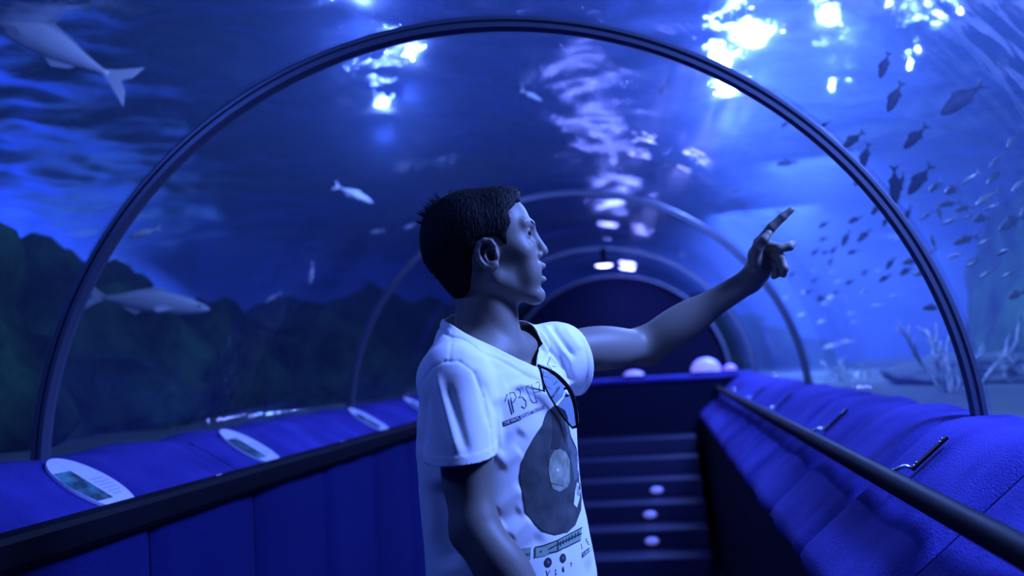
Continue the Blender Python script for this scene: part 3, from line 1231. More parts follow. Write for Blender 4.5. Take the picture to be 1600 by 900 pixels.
for i in range(5):
    patch('tone_arm_line', [(901.5, 759 + 3 * i), (906.5, 762 + 3 * i), (906.3, 763.2 + 3 * i), (901.3, 760.2 + 3 * i)], m_ink, .0042)


def zz(k, pts, ox, oy):
    return [(ox + x / k, oy + y / k) for x, y in pts]


Z1 = lambda *p: zz(6.43, p, 780, 540)
lines_print([Z1((60, 560), (78, 485), (130, 690)), Z1((105, 475), (148, 670)), Z1((105, 475), (150, 470), (172, 515), (152, 562), (126, 575)),
             Z1((165, 445), (190, 432), (215, 462), (212, 505), (192, 522), (232, 515), (268, 558), (272, 608), (255, 632), (225, 610)),
             Z1((296, 398), (270, 412), (276, 442), (320, 550), (345, 576), (378, 568)), Z1((322, 390), (380, 575)), Z1((348, 472), (404, 460)),
             Z1((370, 376), (394, 362), (410, 392), (400, 425), (412, 470)), Z1((515, 115), (482, 188), (530, 236)), Z1((532, 208), (564, 212)),
             Z1((448, 255), (436, 302), (505, 330)), Z1((545, 395), (585, 355)), Z1((455, 395), (520, 440))], m_ink)
patch('caption_bar', Z1((32, 765), (212, 700), (220, 745), (38, 815)), m_ink, .0012)
text_print('THE VINYL', Z1((48, 800))[0], Z1((208, 738))[0], (-.6, -4.6), m_white, .01)
text_print('SCRATCH MASTER & KID', Z1((224, 730))[0], Z1((462, 632))[0], (-.8, -6.0), m_ink, .012)
text_print('THE CODE', Z1((528, 548))[0], Z1((612, 428))[0], (-1.5, -4.5), m_ink, .012)
Z2 = lambda *p: zz(10.0, p, 780, 820)
patch('dial_print', Z2((560, 345), (680, 325), (900, 245), (1290, 45), (1275, 240), (920, 405), (700, 490), (560, 512)), m_green, .0012)
for q in (((560, 340), (680, 318), (900, 238), (1300, 30), (1300, 48), (900, 256), (680, 334), (560, 358)), ((770, 372), (900, 302), (1290, 122), (1290, 146), (900, 322), (770, 392)),
          ((780, 430), (920, 398), (1270, 232), (1270, 248), (920, 414), (780, 444)), ((556, 345), (570, 345), (570, 510), (556, 510)), ((905, 240), (925, 236), (930, 402), (910, 408))):
    patch('dial_line', Z2(*q), m_ink, .002)
for i in range(7):
    x, y = 950 + 46 * i, 262 - 25 * i
    patch('dial_mark', Z2((x, y), (x + 18, y - 8), (x + 20, y + 60), (x + 2, y + 68)), m_ink, .0024)
patch('dial_dot', oval(845.3, 861.6, 1.4, 1.6, 10), m_ink, .002)
patch('dial_print', Z2((260, 380), (480, 352), (500, 350), (490, 540), (330, 540)), m_green, .0012)
text_print('FM STEREO', Z2((290, 508))[0], Z2((490, 474))[0], (-.3, -4.0), m_ink, .02)
for c, r in (((856.5, 878.5), (5.8, 7.5)), ((879.8, 872), (4.8, 7.2))):
    patch('knob_print', oval(*c, *r), m_ink, .0014)
    patch('knob_centre', oval(c[0] + .3, c[1] - .3, r[0] * .4, r[1] * .4, 12), m_mid, .002)
lines_print([Z2((735, 715), (755, 795), (792, 708)), Z2((868, 706), (892, 702)), Z2((882, 704), (884, 776)), Z2((872, 778), (898, 772)), Z2((992, 742), (984, 660), (1012, 738), (1008, 655)),
             Z2((1112, 590), (1126, 620), (1128, 655)), Z2((1126, 620), (1136, 585)), Z2((1280, 290), (1296, 382)), Z2((1372, 218), (1350, 226), (1395, 306), (1412, 298)), Z2((1372, 264), (1390, 258))], m_ink)
patch('caption_bar', Z2((1290, 440), (1440, 330), (1468, 380), (1295, 520)), m_ink, .0012)
text_print('TURNTBL', Z2((1302, 502))[0], Z2((1460, 384))[0], (-.4, -5.0), m_white, .012)

# --- trousers and shoes (below the frame)
tfld = Field(axis((-.30, .30, .008)), axis((1.9, 2.6, .008)), axis((-1.42, -.52, .008)))
tfld.add(loft([pt(800, 1010, 2.25)[2], pt(800, 900, 2.25)[2]], [pt(800, 1010, 2.25)[0], pt(797, 900, 2.25)[0]], [2.25, 2.25], [.178, .172], [.128, .120], PHI), .02)
for hip, kn, ank in legs:
    tfld.add(cone(hip, kn, .095, .075), .03)
    tfld.add(cone(kn, ank, .075, .060), .02)
TV, TF = tfld.mesh()
TV = relax(TV, TF, 2, .5)
np_mesh('trousers', to_world(TV), TF, m_jeans, man)
for hip, kn, ank in legs:
    a = to_world(ank[None])[0]
    fx, fy = W_F.x / math.hypot(W_F.x, W_F.y), W_F.y / math.hypot(W_F.x, W_F.y)
    pth = [(a[0] + fx * q, a[1] + fy * q, z) for q, z in ((-.075, .052), (-.06, .055), (0, .056), (.08, .046), (.15, .036), (.185, .032))]
    bm = tube(pth, [.03, .044, .048, .045, .042, .026], 16)
    for v in bm.verts:
        v.co.z = max(v.co.z, 0.004)
    bm_obj('shoe', bm, m_black, man)

# --- sunglasses hanging from the neckline
m_frame = mat('glasses_frame', (0.008, 0.008, 0.012), 0.18)
m_lens = bpy.data.materials.new('tinted_lens')
m_lens.use_nodes = True
_n, _l = m_lens.node_tree.nodes, m_lens.node_tree.links
_n.remove(_n['Principled BSDF'])
_tr = _n.new('ShaderNodeBsdfTransparent')
_tr.inputs[0].default_value = (0.50, 0.56, 0.62, 1)
_gl = _n.new('ShaderNodeBsdfGlossy')
_gl.inputs['Roughness'].default_value = 0.05
_mx = _n.new('ShaderNodeMixShader')
_mx.inputs[0].default_value = 0.06
_l.new(_tr.outputs[0], _mx.inputs[1])
_l.new(_gl.outputs[0], _mx.inputs[2])
_l.new(_mx.outputs[0], _n['Material Output'].inputs[0])


def gp(px, py, off=0.0):
    t = 2.128 + (py - 572) * .00042 + (px - 860) * .0004 + off
    return Vector(to_world(pt(px, py, t)[None])[0])


gl = empty('sunglasses', gp(846, 577))
tag(gl, 'dark rimmed sunglasses hooked on the v neckline of the white t-shirt', 'sunglasses')
bpy.context.view_layer.update()


def smooth_path(pts, n=24):
    P3 = [Vector((p[0], p[1], p[2] if len(p) > 2 else 0)) for p in pts]
    out = []
    for k in range(n + 1):
        s = k / n * (len(P3) - 1)
        i = min(int(s), len(P3) - 2)
        f = s - i
        a, b, c, d = P3[max(i - 1, 0)], P3[i], P3[i + 1], P3[min(i + 2, len(P3) - 1)]
        out.append(.5 * ((2 * b) + (c - a) * f + (2 * a - 5 * b + 4 * c - d) * f * f + (3 * b - a - 3 * c + d) * f ** 3))
    return out


bar = smooth_path([(840, 571), (856, 577), (874, 590), (889, 608), (898, 632), (902, 664)])
bmb = tube([gp(p.x, p.y) for p in bar], [.0030 + .0014 * math.sin(math.pi * k / 24) for k in range(25)], 10)
bm_obj('brow_bar', bmb, m_frame, gl)
rimp = smooth_path([(844, 574), (847, 592), (856, 614), (868, 634), (880, 652), (893, 667)])
bm_obj('lower_rim', tube([gp(p.x, p.y) for p in rimp], .0019, 8), m_frame, gl)
for poly in ([(845, 576), (860, 583), (876, 596), (884, 607), (879, 620), (868, 632), (856, 612), (848, 594)],
             [(884, 612), (892, 620), (898, 640), (900, 664), (892, 665), (880, 650), (870, 635), (880, 622)]):
    bm = bmesh.new()
    a = [bm.verts.new(gp(x, y, .0005)) for x, y in poly]
    b = [bm.verts.new(gp(x, y, .0020)) for x, y in poly]
    bm.faces.new(a)
    bm.faces.new(b[::-1])
    for i in range(len(a)):
        bm.faces.new((a[i], b[i], b[(i + 1) % len(a)], a[(i + 1) % len(a)]))
    bm_obj('lens', bm, m_lens, gl, smooth=False)
for x, y in ((884, 607), (886, 618)):
    bm_obj('nose_pad', tube([gp(x + 3, y), gp(x - 2, y + .5, -.003)], [.0016, .0026], 8), m_frame, gl)
tmp = smooth_path([(842, 572), (868, 584), (890, 606), (903, 636), (906, 660)])
bm_obj('temple', tube([gp(p.x, p.y, .012) for p in tmp], .0022, 8), m_frame, gl)
bm_obj('temple', tube([gp(842, 573, .0), gp(846, 584, .016), gp(850, 610, .022), gp(856, 660, .026)], .0022, 8), m_frame, gl)
bm_obj('hinge', tube([gp(893, 668), gp(903, 666)], .0030, 8), m_frame, gl)


# ------------------------------------------------------------------ rails, signs, lamps in the tunnel
def ray_plane(px, py, p0, n):
    d = CF + (px - 800) / 1760 * CR + (450 - py) / 1760 * CU
    return CAM + d * (((np.array(p0) - CAM) @ n) / (d @ n))


hr = empty('handrail', (.47, 4.0, 1.061))
tag(hr, 'long round black handrail along the carpeted ledge on the right', 'handrail', 'handrails')
bpy.context.view_layer.update()
bm_obj('rail', tube([(.47, -1.5 + .36 * k, 1.061) for k in range(31)], .0235, 20), m_black, hr)
for y in (1.25, 2.555, 3.845, 5.385, 6.70, 8.1):
    bm = bmesh.new()
    a, b = Vector((.618, 0, 1.131)), Vector((.540, 0, 1.065))
    n = Vector((-.648, 0, .762))
    sx = (b - a).normalized()
    for s0, s1, w in ((0.0, 1.0, .011),):
        vs = []
        for q in (a, b):
            for oy in (-w, w):
                for h in (.008, .014):
                    vs.append(bm.verts.new(q + n * h + Vector((0, y + oy, 0))))
        for f in ((0, 1, 3, 2), (4, 6, 7, 5), (0, 4, 5, 1), (2, 3, 7, 6), (0, 2, 6, 4), (1, 5, 7, 3)):
            bm.faces.new([vs[i] for i in f])
    br = bm_obj('bracket', bm, m_black, hr, smooth=False)
    bm_obj('bracket_arm', tube([(.541, y, 1.074), (.520, y, 1.082), (.486, y, 1.070)], .0045, 8), m_steel, br)
    for q in (.08, .18, .82, .92):
        p = a.lerp(b, q) + n * .014 + Vector((0, y + (.004 if q in (.08, .82) else -.004), 0))
        bm_obj('screw', tube([p, p + n * .003], [.0035, .0022], 8), m_steel, br)

hl = empty('handrail', (-1.33, 4.0, 1.03))
tag(hl, 'flat black handrail along the carpeted ledge with the oval signs on the left', 'handrail', 'handrails')
bpy.context.view_layer.update()
bm = bmesh.new()
prof = [(-1.352, 1.038), (-1.340, 1.066), (-1.300, 1.062), (-1.290, 1.050), (-1.290, 1.004), (-1.300, .990), (-1.322, .990), (-1.322, 1.020)]
prism_y(bm, [(x + .004, z) for x, z in prof], -1.5, 9.25)
bm_obj('rail', bm, m_black, hl, smooth=False)
for y in (1.9, 3.26, 4.6, 5.9, 7.3):
    bm = bmesh.new()
    for o in (-.012, .012):
        tube([(-1.322, y + o, 1.064), (-1.321, y + o, 1.069)], [.0045, .003], 8, bm)
    bm_obj('screw', bm, m_steel, hl)

m_sign = mat('sign_plate', (0.62, 0.62, 0.9), 0.35)
m_photo = mat('sign_photo', (0.05, 0.2, 0.22), 0.25)
noise_color(m_photo, 22, (0.004, 0.02, 0.03), (0.10, 0.34, 0.36), 5, stretch=(1, .5, 1), p1=.42, p2=.72)
m_text = mat('sign_text', (0.66, 0.66, 0.86), 0.35)
m_text2 = mat('sign_text_dark', (0.36, 0.36, 0.66), 0.35)
SL_D = Vector((.847, 0, -.532))          # down the left slope
SL_N = Vector((.532, 0, .847))
SIGNS = [(-1.445, 2.72, 'nearest oval information sign on the left ledge, with a teal photo in one half'),
         (-1.448, 3.86, 'second oval information sign on the left ledge, before the blurred rib foot'),
         (-1.448, 5.53, 'third oval information sign on the left ledge, close behind the man'),
         (-1.462, 6.83, 'farthest oval information sign on the left ledge, half hidden by the shirt')]


def slope_pt(x0, y0, s, r, h):
    """sign coordinates: s down the slope, r along the tunnel"""
    return Vector((x0, y0 + r, 1.162 - .628 * (x0 + 1.55))) + SL_D * s + SL_N * h


def plate(name, pts, x0, y0, h0, h1, material, parent):
    bm = bmesh.new()
    a = [bm.verts.new(slope_pt(x0, y0, s, r, h0)) for s, r in pts]
    b = [bm.verts.new(slope_pt(x0, y0, s, r, h1)) for s, r in pts]
    bm.faces.new(a)
    bm.faces.new(b[::-1])
    for i in range(len(a)):
        bm.faces.new((a[i], b[i], b[(i + 1) % len(a)], a[(i + 1) % len(a)]))
    return bm_obj(name, bm, material, parent, smooth=False)


for x0, y0, lab in SIGNS:
    sg = empty('oval_sign', slope_pt(x0, y0, 0, 0, 0))
    tag(sg, lab, 'sign', 'oval signs on the left ledge')
    bpy.context.view_layer.update()
    EA, EB = .124, .108
    ov = [(EA * math.cos(a), EB * math.sin(a)) for a in np.linspace(0, 2 * math.pi, 49)[:-1]]
    plate('plate', ov, x0, y0, .006, .014, m_sign, sg)

    def inside(s, r):
        q = math.hypot(s / EA, r / EB)
        return (s, r) if q <= .985 else (s / q * .985, r / q * .985)
    ph = [inside(s, r) for s, r in [(-.062, -.008), (.070, -.008), (.070, -.05), (.070, -.085), (.04, -.11), (0, -.11), (-.03, -.11), (-.062, -.09), (-.062, -.05)]]
    plate('photo', ph, x0, y0, .014, .0148, m_photo, sg)
    plate('heading', [(-.040, .012), (-.048, .052), (-.038, .054), (-.030, .014)], x0, y0, .014, .0146, m_text, sg)
    for k in range(6):
        s0 = -.016 + .014 * k
        L = [.080, .086, .086, .082, .074, .058][k]
        plate('text_line', [(s0, .012), (s0, L), (s0 + .005, L), (s0 + .005, .012)], x0, y0, .014, .0145, m_text2, sg)
    plate('stripe', [inside(-.112, -.004), (-.062, -.006), (-.062, .004), inside(-.112, .008)], x0, y0, .014, .0146, m_text, sg)
    plate('stripe', [inside(-.095, -.05), (-.070, -.03), (-.066, -.035), inside(-.088, -.06)], x0, y0, .014, .0146, m_text, sg)
    plate('stripe', [(.066, -.008), inside(.108, -.012), inside(.105, .006), (.066, .0)], x0, y0, .014, .0146, m_text, sg)


def emitter(name, color, strength):
    m = bpy.data.materials.new(name)
    m.use_nodes = True
    b = m.node_tree.nodes['Principled BSDF']
    b.inputs['Base Color'].default_value = (*color, 1)
    b.inputs['Emission Color'].default_value = (*color, 1)
    b.inputs['Emission Strength'].default_value = strength
    return m


m_glow = emitter('violet_lamp_glass', (0.30, 0.28, 1.0), 0.7)
m_glow2 = emitter('violet_small_lamp', (0.22, 0.16, 1.0), 1.0)


def dome(name, loc, r, squash, label, material):
    root = empty(name, loc)
    tag(root, label, 'lamp')
    bpy.context.view_layer.update()
    bm = bmesh.new()
    bmesh.ops.create_uvsphere(bm, u_segments=28, v_segments=16, radius=r)
    bmesh.ops.bisect_plane(bm, geom=bm.verts[:] + bm.edges[:] + bm.faces[:], plane_co=(0, 0, 0), plane_no=(0, 0, -1), clear_outer=True)
    for v in bm.verts:
        v.co = Vector((v.co.x, v.co.y, v.co.z * squash + .02)) + Vector(loc)
    bm_obj('shade', bm, material, root)
    bm_obj('base', tube([(loc[0], loc[1], loc[2]), (loc[0], loc[1], loc[2] + .022)], r * 1.06, 28), m_dark, root)
    return root


dome('dome_lamp', (.400, 9.55, 1.178), .125, .92, 'pale violet dome lamp on the far ledge, below the outstretched forearm', m_glow)
dome('dome_lamp', (.60, 9.6, 1.178), .055, .9, 'smaller violet lamp beside the dome lamp, at the end of the right ledge', m_glow2)
dome('dome_lamp', (-.20, 9.45, 1.178), .085, .5, 'low oval sign with an added violet glow on the far ledge, near the sleeve of the raised arm', m_glow)  # an oval sign, shaped as a dome and given an added glow
cl = empty('ceiling_lamp', (-.36, 8.72, 2.205))
tag(cl, 'bright small lamp under the crown of the vault at the far third rib', 'lamp')
bpy.context.view_layer.update()
bm_obj('housing', tube([(-.36, 8.72, 2.205), (-.36, 8.72, 2.10), (-.36, 8.72, 2.098), (-.36, 8.72, 2.075)], [.02, .02, .075, .075], 20), m_dark, cl)
bm_obj('lamp_glass', tube([(-.36, 8.72, 2.076), (-.36, 8.72, 2.066), (-.36, 8.72, 2.058)], [.066, .062, .03], 20), emitter('lamp_glass', (.5, .5, 1.0), 6.0), cl)
m_step = emitter('step_lamp_glass', (0.4, 0.42, 1.0), 0.2)
steps = [o for o in bpy.data.objects if o.name.startswith('step')]
for k, x in ((1, -.105), (2, -.112), (3, -.06)):
    y = 7.0 + .35 * k
    bm = tube([(x, y - .006, .12 * k + .05), (x, y + .001, .12 * k + .05)], [.040, .045], 16)
    for v in bm.verts:
        v.co.z = (v.co.z - .12 * k - .05) * .55 + .12 * k + .05
    bm_obj('step_light', bm, m_step, steps[k])


# ------------------------------------------------------------------ reef
def rock(loc, rad, label, seed, rough=.28, mat_=None, res=5):
    bm = bmesh.new()
    bmesh.ops.create_icosphere(bm, subdivisions=res, radius=1)
    for v in bm.verts:
        n = v.co.normalized()
        d = 1 + rough * noise.fractal(n * 1.6 + Vector((seed * 7.1, seed * 3.3, 0)), 0.9, 2.1, 6) \
            + .5 * rough * abs(noise.noise(n * 5 + Vector((seed, 0, 0))))
        v.co = Vector((n.x * rad[0], n.y * rad[1], max(n.z * rad[2] * d, -.02) if n.z < .1 else n.z * rad[2] * d)) if 0 else \
            Vector((n.x * rad[0] * d, n.y * rad[1] * d, max(n.z * rad[2] * d, 0.0)))
    root = bm_obj('reef_rock', bm, mat_ or m_rock)
    root.location = loc
    tag(root, label, 'rock', 'reef rocks')
    return root


ZS = 1.122
for i, (x, y, rx, ry, h, lab) in enumerate([
        (-3.5, 4.0, .95, 1.35, 1.06, 'dark green reef rock at the left edge, behind the foot of the large rib'),
        (-3.6, 6.0, 1.0, 1.3, .95, 'dark reef rock just right of the large rib, under the pale gliding fish'),
        (-3.6, 7.7, 1.0, 1.2, .74, 'low dark reef rock on the left, between the rib and the fern-like slope'),
        (-3.6, 9.4, 1.1, 1.3, .70, 'low dark reef rock in the middle of the left reef'),
        (-3.7, 11.7, 1.1, 1.4, 1.02, 'taller dark reef rock left of the second rib'),
        (-3.4, 14.2, 1.2, 1.7, 1.12, 'distant dark reef rock behind the head of the man')]):
    rock((x, y, ZS), (rx, ry, h), lab, i + 1)
rock((3.05, 8.2, ZS), (.80, 2.3, 1.40), 'tall dark rock wall at the right, behind the silvery fish', 21, .2)
rock((3.0, 5.2, ZS), (.95, 1.4, 1.22), 'black rock at the right edge, beyond the foot of the large rib', 22, .2)
rock((-.5, 15.5, ZS), (2.6, 1.2, 1.0), 'dark rock mass behind the far end of the tunnel', 23, .2)
rock((1.75, 6.6, ZS), (.40, .75, .14), 'low pale stone on the tank floor right of the ledge', 24, .3, m_sand)

m_coral = mat('pale_coral', (0.34, 0.42, 0.42), 0.9, spec=.1)
noise_color(m_coral, 14, (0.2, 0.28, 0.28), (0.6, 0.66, 0.66), 4)


def coral(loc, height, lean, n, label, seed, r=.008):
    rr = random.Random(seed)
    bm = bmesh.new()
    for k in range(n):
        p = Vector((rr.uniform(-.10, .10), rr.uniform(-.10, .10), -.02))
        d = Vector((lean[0] + rr.uniform(-.35, .35), lean[1] + rr.uniform(-.35, .35), 1)).normalized()
        path = [p]
        L = height * rr.uniform(.45, 1)
        for j in range(8):
            d = (d + Vector((rr.uniform(-.4, .4), rr.uniform(-.4, .4), rr.uniform(-.15, .25)))).normalized()
            path.append(path[-1] + d * L / 8)
            if j in (3, 5):
                q = [path[-1]]
                e = (d + Vector((rr.uniform(-1, 1), rr.uniform(-1, 1), .2))).normalized()
                for _ in range(4):
                    e = (e + Vector((rr.uniform(-.4, .4), rr.uniform(-.4, .4), .1))).normalized()
                    q.append(q[-1] + e * L / 11)
                tube(q, [r * .7, r * .7, r * .8, r * .6, r * .2], 6, bm)
        tube(path, [r * (1.1 - .08 * j) for j in range(9)], 6, bm)
    o = bm_obj('branching_coral', bm, m_coral)
    o.location = loc
    tag(o, label, 'coral')
    return o


coral((1.30, 5.15, ZS), .40, (.15, 0), 9, 'pale wispy coral rising beside the right ledge, left of the rib foot', 3)
coral((1.75, 5.9, ZS), .22, (0, 0), 8, 'low pale coral tuft on the tank floor behind the wispy coral', 4)
coral((2.0, 5.2, ZS), .62, (.7, 0), 10, 'pale branching coral slanting up at the right edge, right of the rib', 5, .008)
coral((1.25, 7.4, ZS), .22, (0, 0), 7, 'small pale coral tuft beside the far part of the right ledge', 6)

# ------------------------------------------------------------------ fish
m_fish = mat('grey_fish_skin', (0.014, 0.02, 0.035), 0.6, spec=0.2)
m_silver = mat('silver_fish_skin', (0.12, 0.16, 0.17), 0.3, metal=.3)
m_pale = mat('pale_fish_skin', (0.55, 0.60, 0.66), 0.4)
_n, _l, _b = nodes(m_pale)


def fish_parts(material, slim=1.0, fork=1.0):
    """fish of unit length, head towards +x, back towards +z: returns body object with fins as children"""
    st = [(.50, .006, .0), (.47, .035, .0), (.42, .062, .0), (.33, .095, .004), (.20, .122, .006), (.05, .130, .006), (-.10, .112, .004),
          (-.22, .078, .002), (-.32, .042, .0), (-.38, .024, .0), (-.42, .022, .0)]
    bm = bmesh.new()
    rings = []
    n = 16
    for x, h, c in st:
        w = h * .48
        rings.append([bm.verts.new((x, w * math.sin(a), c + h * slim * math.cos(a))) for a in [2 * math.pi * k / n for k in range(n)]])
    for a, b in zip(rings[:-1], rings[1:]):
        for k in range(n):
            bm.faces.new((a[k], a[(k + 1) % n], b[(k + 1) % n], b[k]))
    bm.faces.new(rings[0][::-1])
    bm.faces.new(rings[-1])
    root = bm_obj('fish', bm, material)

    def fin(name, pts, th=.006, tilt=None):
        b2 = bmesh.new()
        c = Vector((sum(p[0] for p in pts) / len(pts), 0, sum(p[1] for p in pts) / len(pts)))
        A = [b2.verts.new((x, th, z)) for x, z in pts]
        B = [b2.verts.new((x, -th, z)) for x, z in pts]
        b2.faces.new(A)
        b2.faces.new(B[::-1])
        for i in range(len(A)):
            b2.faces.new((A[i], B[i], B[(i + 1) % len(A)], A[(i + 1) % len(A)]))
        if tilt:
            for v in b2.verts:
                v.co = tilt(v.co)
        o = bm_obj(name, b2, material, None, smooth=False)
        o.parent = root
        return o
    f = fork
    fin('tail_fin', [(-.40, .020), (-.46, .060 * f), (-.58, .155 * f), (-.545, .05 * f), (-.50, .0), (-.545, -.05 * f), (-.58, -.155 * f), (-.46, -.060 * f), (-.40, -.020)])
    fin('dorsal_fin', [(.16, .118 * slim), (.08, .185 * slim), (-.02, .170 * slim), (-.14, .125 * slim), (-.22, .085 * slim), (-.2, .07 * slim)])
    fin('anal_fin', [(-.06, -.108 * slim), (-.12, -.155 * slim), (-.20, -.115 * slim), (-.24, -.075 * slim), (-.2, -.06 * slim)])
    for s in (-1, 1):
        o = fin('pectoral_fin', [(.22, -.03), (.12, -.015), (.06, -.05), (.10, -.075)], .003,
                lambda c, s=s: Vector((c.x, s * (.062 - (c.x - .22) * .45) + c.y, c.z)))
    b2 = bmesh.new()
    for s in (-1, 1):
        bmesh.ops.create_uvsphere(b2, u_segments=10, v_segments=8, radius=.013, matrix=Matrix.Translation((.415, s * .026, .018)))
    e = bm_obj('eye', b2, m_black)
    e.parent = root
    return root


def copy_tree(o, parent=None):
    c = o.copy()
    COL.objects.link(c)
    if parent is not None:
        c.parent = parent
    for ch in o.children:
        copy_tree(ch, c)
    return c


def exit_depth(px, py):
    d = CF + (px - 800) / 1760 * CR + (450 - py) / 1760 * CU
    t = 1.0
    while t < 14:
        p = CAM + d * t
        if ((p[0] - TX) / TA) ** 2 + ((p[2] - TZ) / TB) ** 2 > 1.25 or p[2] < 1.1:
            return t
        t += .05
    return t


protos = {}
used_proto = set()


def place_fish(kind, hx, hy, tx, ty, t, label, group=None, roll=0.0, away=0.0, name='fish'):
    """a fish with its head and tail at these directions, t metres along the view axis"""
    a = to_world(pt(hx, hy, t - away)[None])[0]
    b = to_world(pt(tx, ty, t + away)[None])[0]
    f = Vector(a - b)
    L = f.length / 1.08
    f.normalize()
    up = Vector((0, 0, 1))
    side = up.cross(f)
    if side.length < .2:
        side = Vector(CF)
    side.normalize()
    u = f.cross(side)
    o = protos[kind] if kind not in used_proto else copy_tree(protos[kind])
    used_proto.add(kind)
    M = Matrix((f, side, u)).transposed().to_4x4() @ Matrix.Rotation(roll, 4, 'X') @ Matrix.Diagonal((L, L, L, 1))
    M.translation = Vector((a + b) / 2)
    o.matrix_world = M
    tag(o, label, 'fish', group)
    return o


protos['dark'] = fish_parts(m_fish, 1.22)
protos['silver'] = fish_parts(m_silver, .8)
protos['pale'] = fish_parts(m_pale, .75, .9)
protos['slim'] = fish_parts(m_pale, .72, .85)

G1, G2, G3 = 'dark schooling fish', 'silvery fish over the dark rock', 'small pale fish far off'
place_fish('slim', -75, -8, 199, 131, 4.3, 'large slender pale fish in the top left corner, its forked tail to the right', None, away=.05)
place_fish('slim', 335, 484, 138, 462, 5.6, 'pale grey fish gliding over the left reef, just right of the large rib')
DARK = [(1374, 124, 1389, 82, 'dark fish near the top right, hanging head down, highest of the school'),
        (1386, 177, 1409, 129, 'slim dark fish diving steeply, below the highest fish of the school'),
        (1467, 181, 1537, 131, 'largest dark fish, slanting at the upper right, tail up'),
        (1314, 233, 1349, 206, 'plump dark fish just above the large rib, right of the lone fish'),
        (1411, 234, 1448, 196, 'dark fish with a sharp raised tail, below the slim diving fish'),
        (1212, 256, 1244, 253, 'lone dark fish swimming level, above and right of the pointing finger'),
        (1346, 266, 1357, 224, 'narrow dark fish standing upright against the outside of the rib'),
        (1336, 292, 1345, 262, 'dark fish half hidden behind the inner edge of the rib'),
        (1399, 322, 1397, 260, 'long dark fish standing vertically right of the rib, biggest upright one'),
        (1417, 306, 1455, 258, 'dark fish slanting right of the vertical fish, tail up'),
        (1407, 292, 1412, 270, 'small dark fish tucked behind the vertical fish')]
DARK += [(1361, 337, 1377, 317, 'small dark fish touching the inner edge of the rib, upper of two there'),
         (1379, 355, 1388, 338, 'small dark fish touching the inner edge of the rib, lower of two there'),
         (1414, 346, 1423, 321, 'small dark fish just outside the rib, below the fish slanting tail up'),
         (1324, 349, 1347, 338, 'dark fish slanting in open water midway between fingertip and rib'),
         (1278, 356, 1296, 346, 'small dark fish nearest to the pointing fingertip, on its right'),
         (1315, 386, 1328, 360, 'dark fish nose down, left one of a pair right of the hand'),
         (1338, 379, 1361, 358, 'plump dark fish, right one of the pair right of the hand'),
         (1266, 400, 1281, 388, 'dark fish level with the curled fingers, leftmost of a row of three'),
         (1282, 396, 1297, 393, 'dark fish level with the curled fingers, middle of a row of three'),
         (1297, 398, 1308, 383, 'dark fish level with the curled fingers, rightmost of a row of three'),
         (1323, 397, 1341, 391, 'dark fish lying level just below the pair right of the hand'),
         (1384, 422, 1398, 402, 'dark fish nose down near the inner edge of the rib at wrist height'),
         (1372, 441, 1392, 429, 'dark fish lying just below the nose down fish near the rib'),
         (1280, 200, 1296, 190, 'small dark blurred fish above the rib, highest one along its outer edge'),
         (1220, 199, 1234, 188, 'small dark blurred fish under the rib, right of the bright glitter'),
         (1142, 300, 1160, 295, 'small dark fish left of the pointing finger, upper of two'),
         (1154, 324, 1167, 317, 'small dark fish left of the pointing finger, lower of two'),
         (1030, 150, 1044, 126, 'lone dark fish high inside the vault, left of the bright glitter'),
         (1212, 335, 1220, 328, 'tiny dark fish right behind the pointing finger')]
DARK2 = [(1278, 376, 1296, 371), (1293, 414, 1301, 404), (1320, 445, 1334, 437), (1266, 441, 1281, 434), (1231, 433, 1245, 424), (1408, 412, 1438, 406), (1405, 430, 1425, 418),
         (1256, 460, 1270, 452), (1275, 470, 1290, 463), (1300, 462, 1312, 452), (1345, 430, 1357, 422)]
for hx, hy, tx, ty, lab in DARK:
    t = exit_depth(hx, hy) + random.uniform(.8, 1.3)
    place_fish('dark', hx, hy, tx, ty, min(t, 8.8), lab, G1)
for hx, hy, tx, ty in DARK2:
    t = exit_depth(hx, hy) + random.uniform(1.0, 2.2)
    place_fish('dark', hx, hy, tx, ty, min(t, 8.8), 'small dark fish of the school to the right of the pointing hand', G1, away=random.uniform(-.05, .05))
SILV = [(1508, 419, 1536, 401, 'bright silvery fish with a shining back, right of the rib at hand height'),
        (1528, 436, 1556, 418, 'dull silvery fish just below the fish with the shining back'),
        (1562, 436, 1590, 420, 'silvery fish with a bright back near the right edge of the tank view'),
        (1463, 318, 1472, 348, 'thin silvery fish diving vertically, outside the rib'),
        (1455, 364, 1461, 390, 'second thin silvery fish diving vertically, lower and nearer the rib')]
for hx, hy, tx, ty, lab in SILV:
    place_fish('silver', hx, hy, tx, ty, exit_depth(hx, hy) + .9, lab, G2)
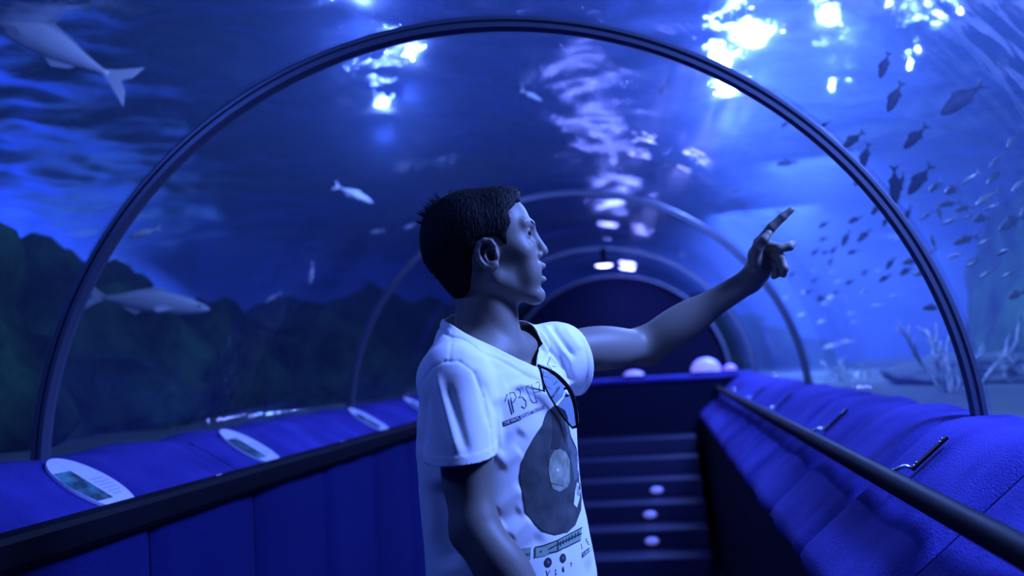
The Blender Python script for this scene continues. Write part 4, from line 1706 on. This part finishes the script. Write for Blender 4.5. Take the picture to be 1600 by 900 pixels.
SILV2 = [(1488, 382, 1527, 368), (1525, 386, 1550, 370), (1522, 322, 1561, 297), (1545, 262, 1572, 240), (1470, 352, 1500, 338), (1462, 322, 1500, 316),
         (1500, 342, 1526, 336), (1558, 360, 1600, 336), (1540, 290, 1568, 262), (1580, 300, 1600, 280), (1476, 302, 1498, 292), (1480, 404, 1505, 396),
         (1490, 330, 1520, 322), (1500, 290, 1530, 268), (1425, 430, 1448, 424), (1440, 482, 1470, 480), (1555, 400, 1580, 388), (1520, 345, 1545, 338),
         (1534, 330, 1560, 318), (1572, 232, 1592, 210), (1450, 300, 1470, 285), (1436, 345, 1458, 330), (1574, 466, 1600, 455), (1440, 400, 1462, 390)]
for hx, hy, tx, ty in SILV2:
    place_fish('silver', hx, hy, tx, ty, exit_depth(hx, hy) + random.uniform(.7, 1.5), 'silvery fish of the loose shoal in front of the dark right rock', G2, away=random.uniform(-.06, .06))
PALE = [(585, 318, 524, 290, 'pale fish gliding down left of the head, above the second rib'),
        (848, 158, 815, 141, 'curved pale fish near the crown of the vault, left of the glitter trail'),
        (484, 446, 489, 410, 'pale fish hanging upright in front of the left reef'),
        (412, 474, 438, 458, 'faint pale fish over the left reef, between rib and head'),
        (200, 372, 250, 356, 'dim fish just right of the large rib, above the left reef')]
for hx, hy, tx, ty, lab in PALE:
    place_fish('pale', hx, hy, tx, ty, min(exit_depth(hx, hy) + 1.2, 9.5), lab, G3)
PALE2 = [(1366, 424, 1376, 422), (1294, 426, 1306, 424), (1282, 476, 1296, 473), (1360, 478, 1382, 476), (1388, 463, 1408, 461), (1285, 545, 1312, 536),
         (1395, 512, 1416, 520), (1250, 458, 1262, 456), (1292, 468, 1304, 462), (1276, 505, 1290, 500), (1322, 492, 1338, 488), (1328, 505, 1344, 502), (1310, 535, 1336, 533),
         (1245, 494, 1258, 490), (576, 364, 600, 360), (630, 358, 648, 350), (1060, 402, 1072, 396), (1345, 460, 1356, 450), (1220, 470, 1232, 462),
         (1265, 425, 1275, 422), (1302, 442, 1316, 438)]
for hx, hy, tx, ty in PALE2:
    place_fish('pale', hx, hy, tx, ty, min(exit_depth(hx, hy) + random.uniform(1.2, 2.5), 9.6), 'tiny pale blurred fish in the open water far off', G3, away=random.uniform(-.04, .04))
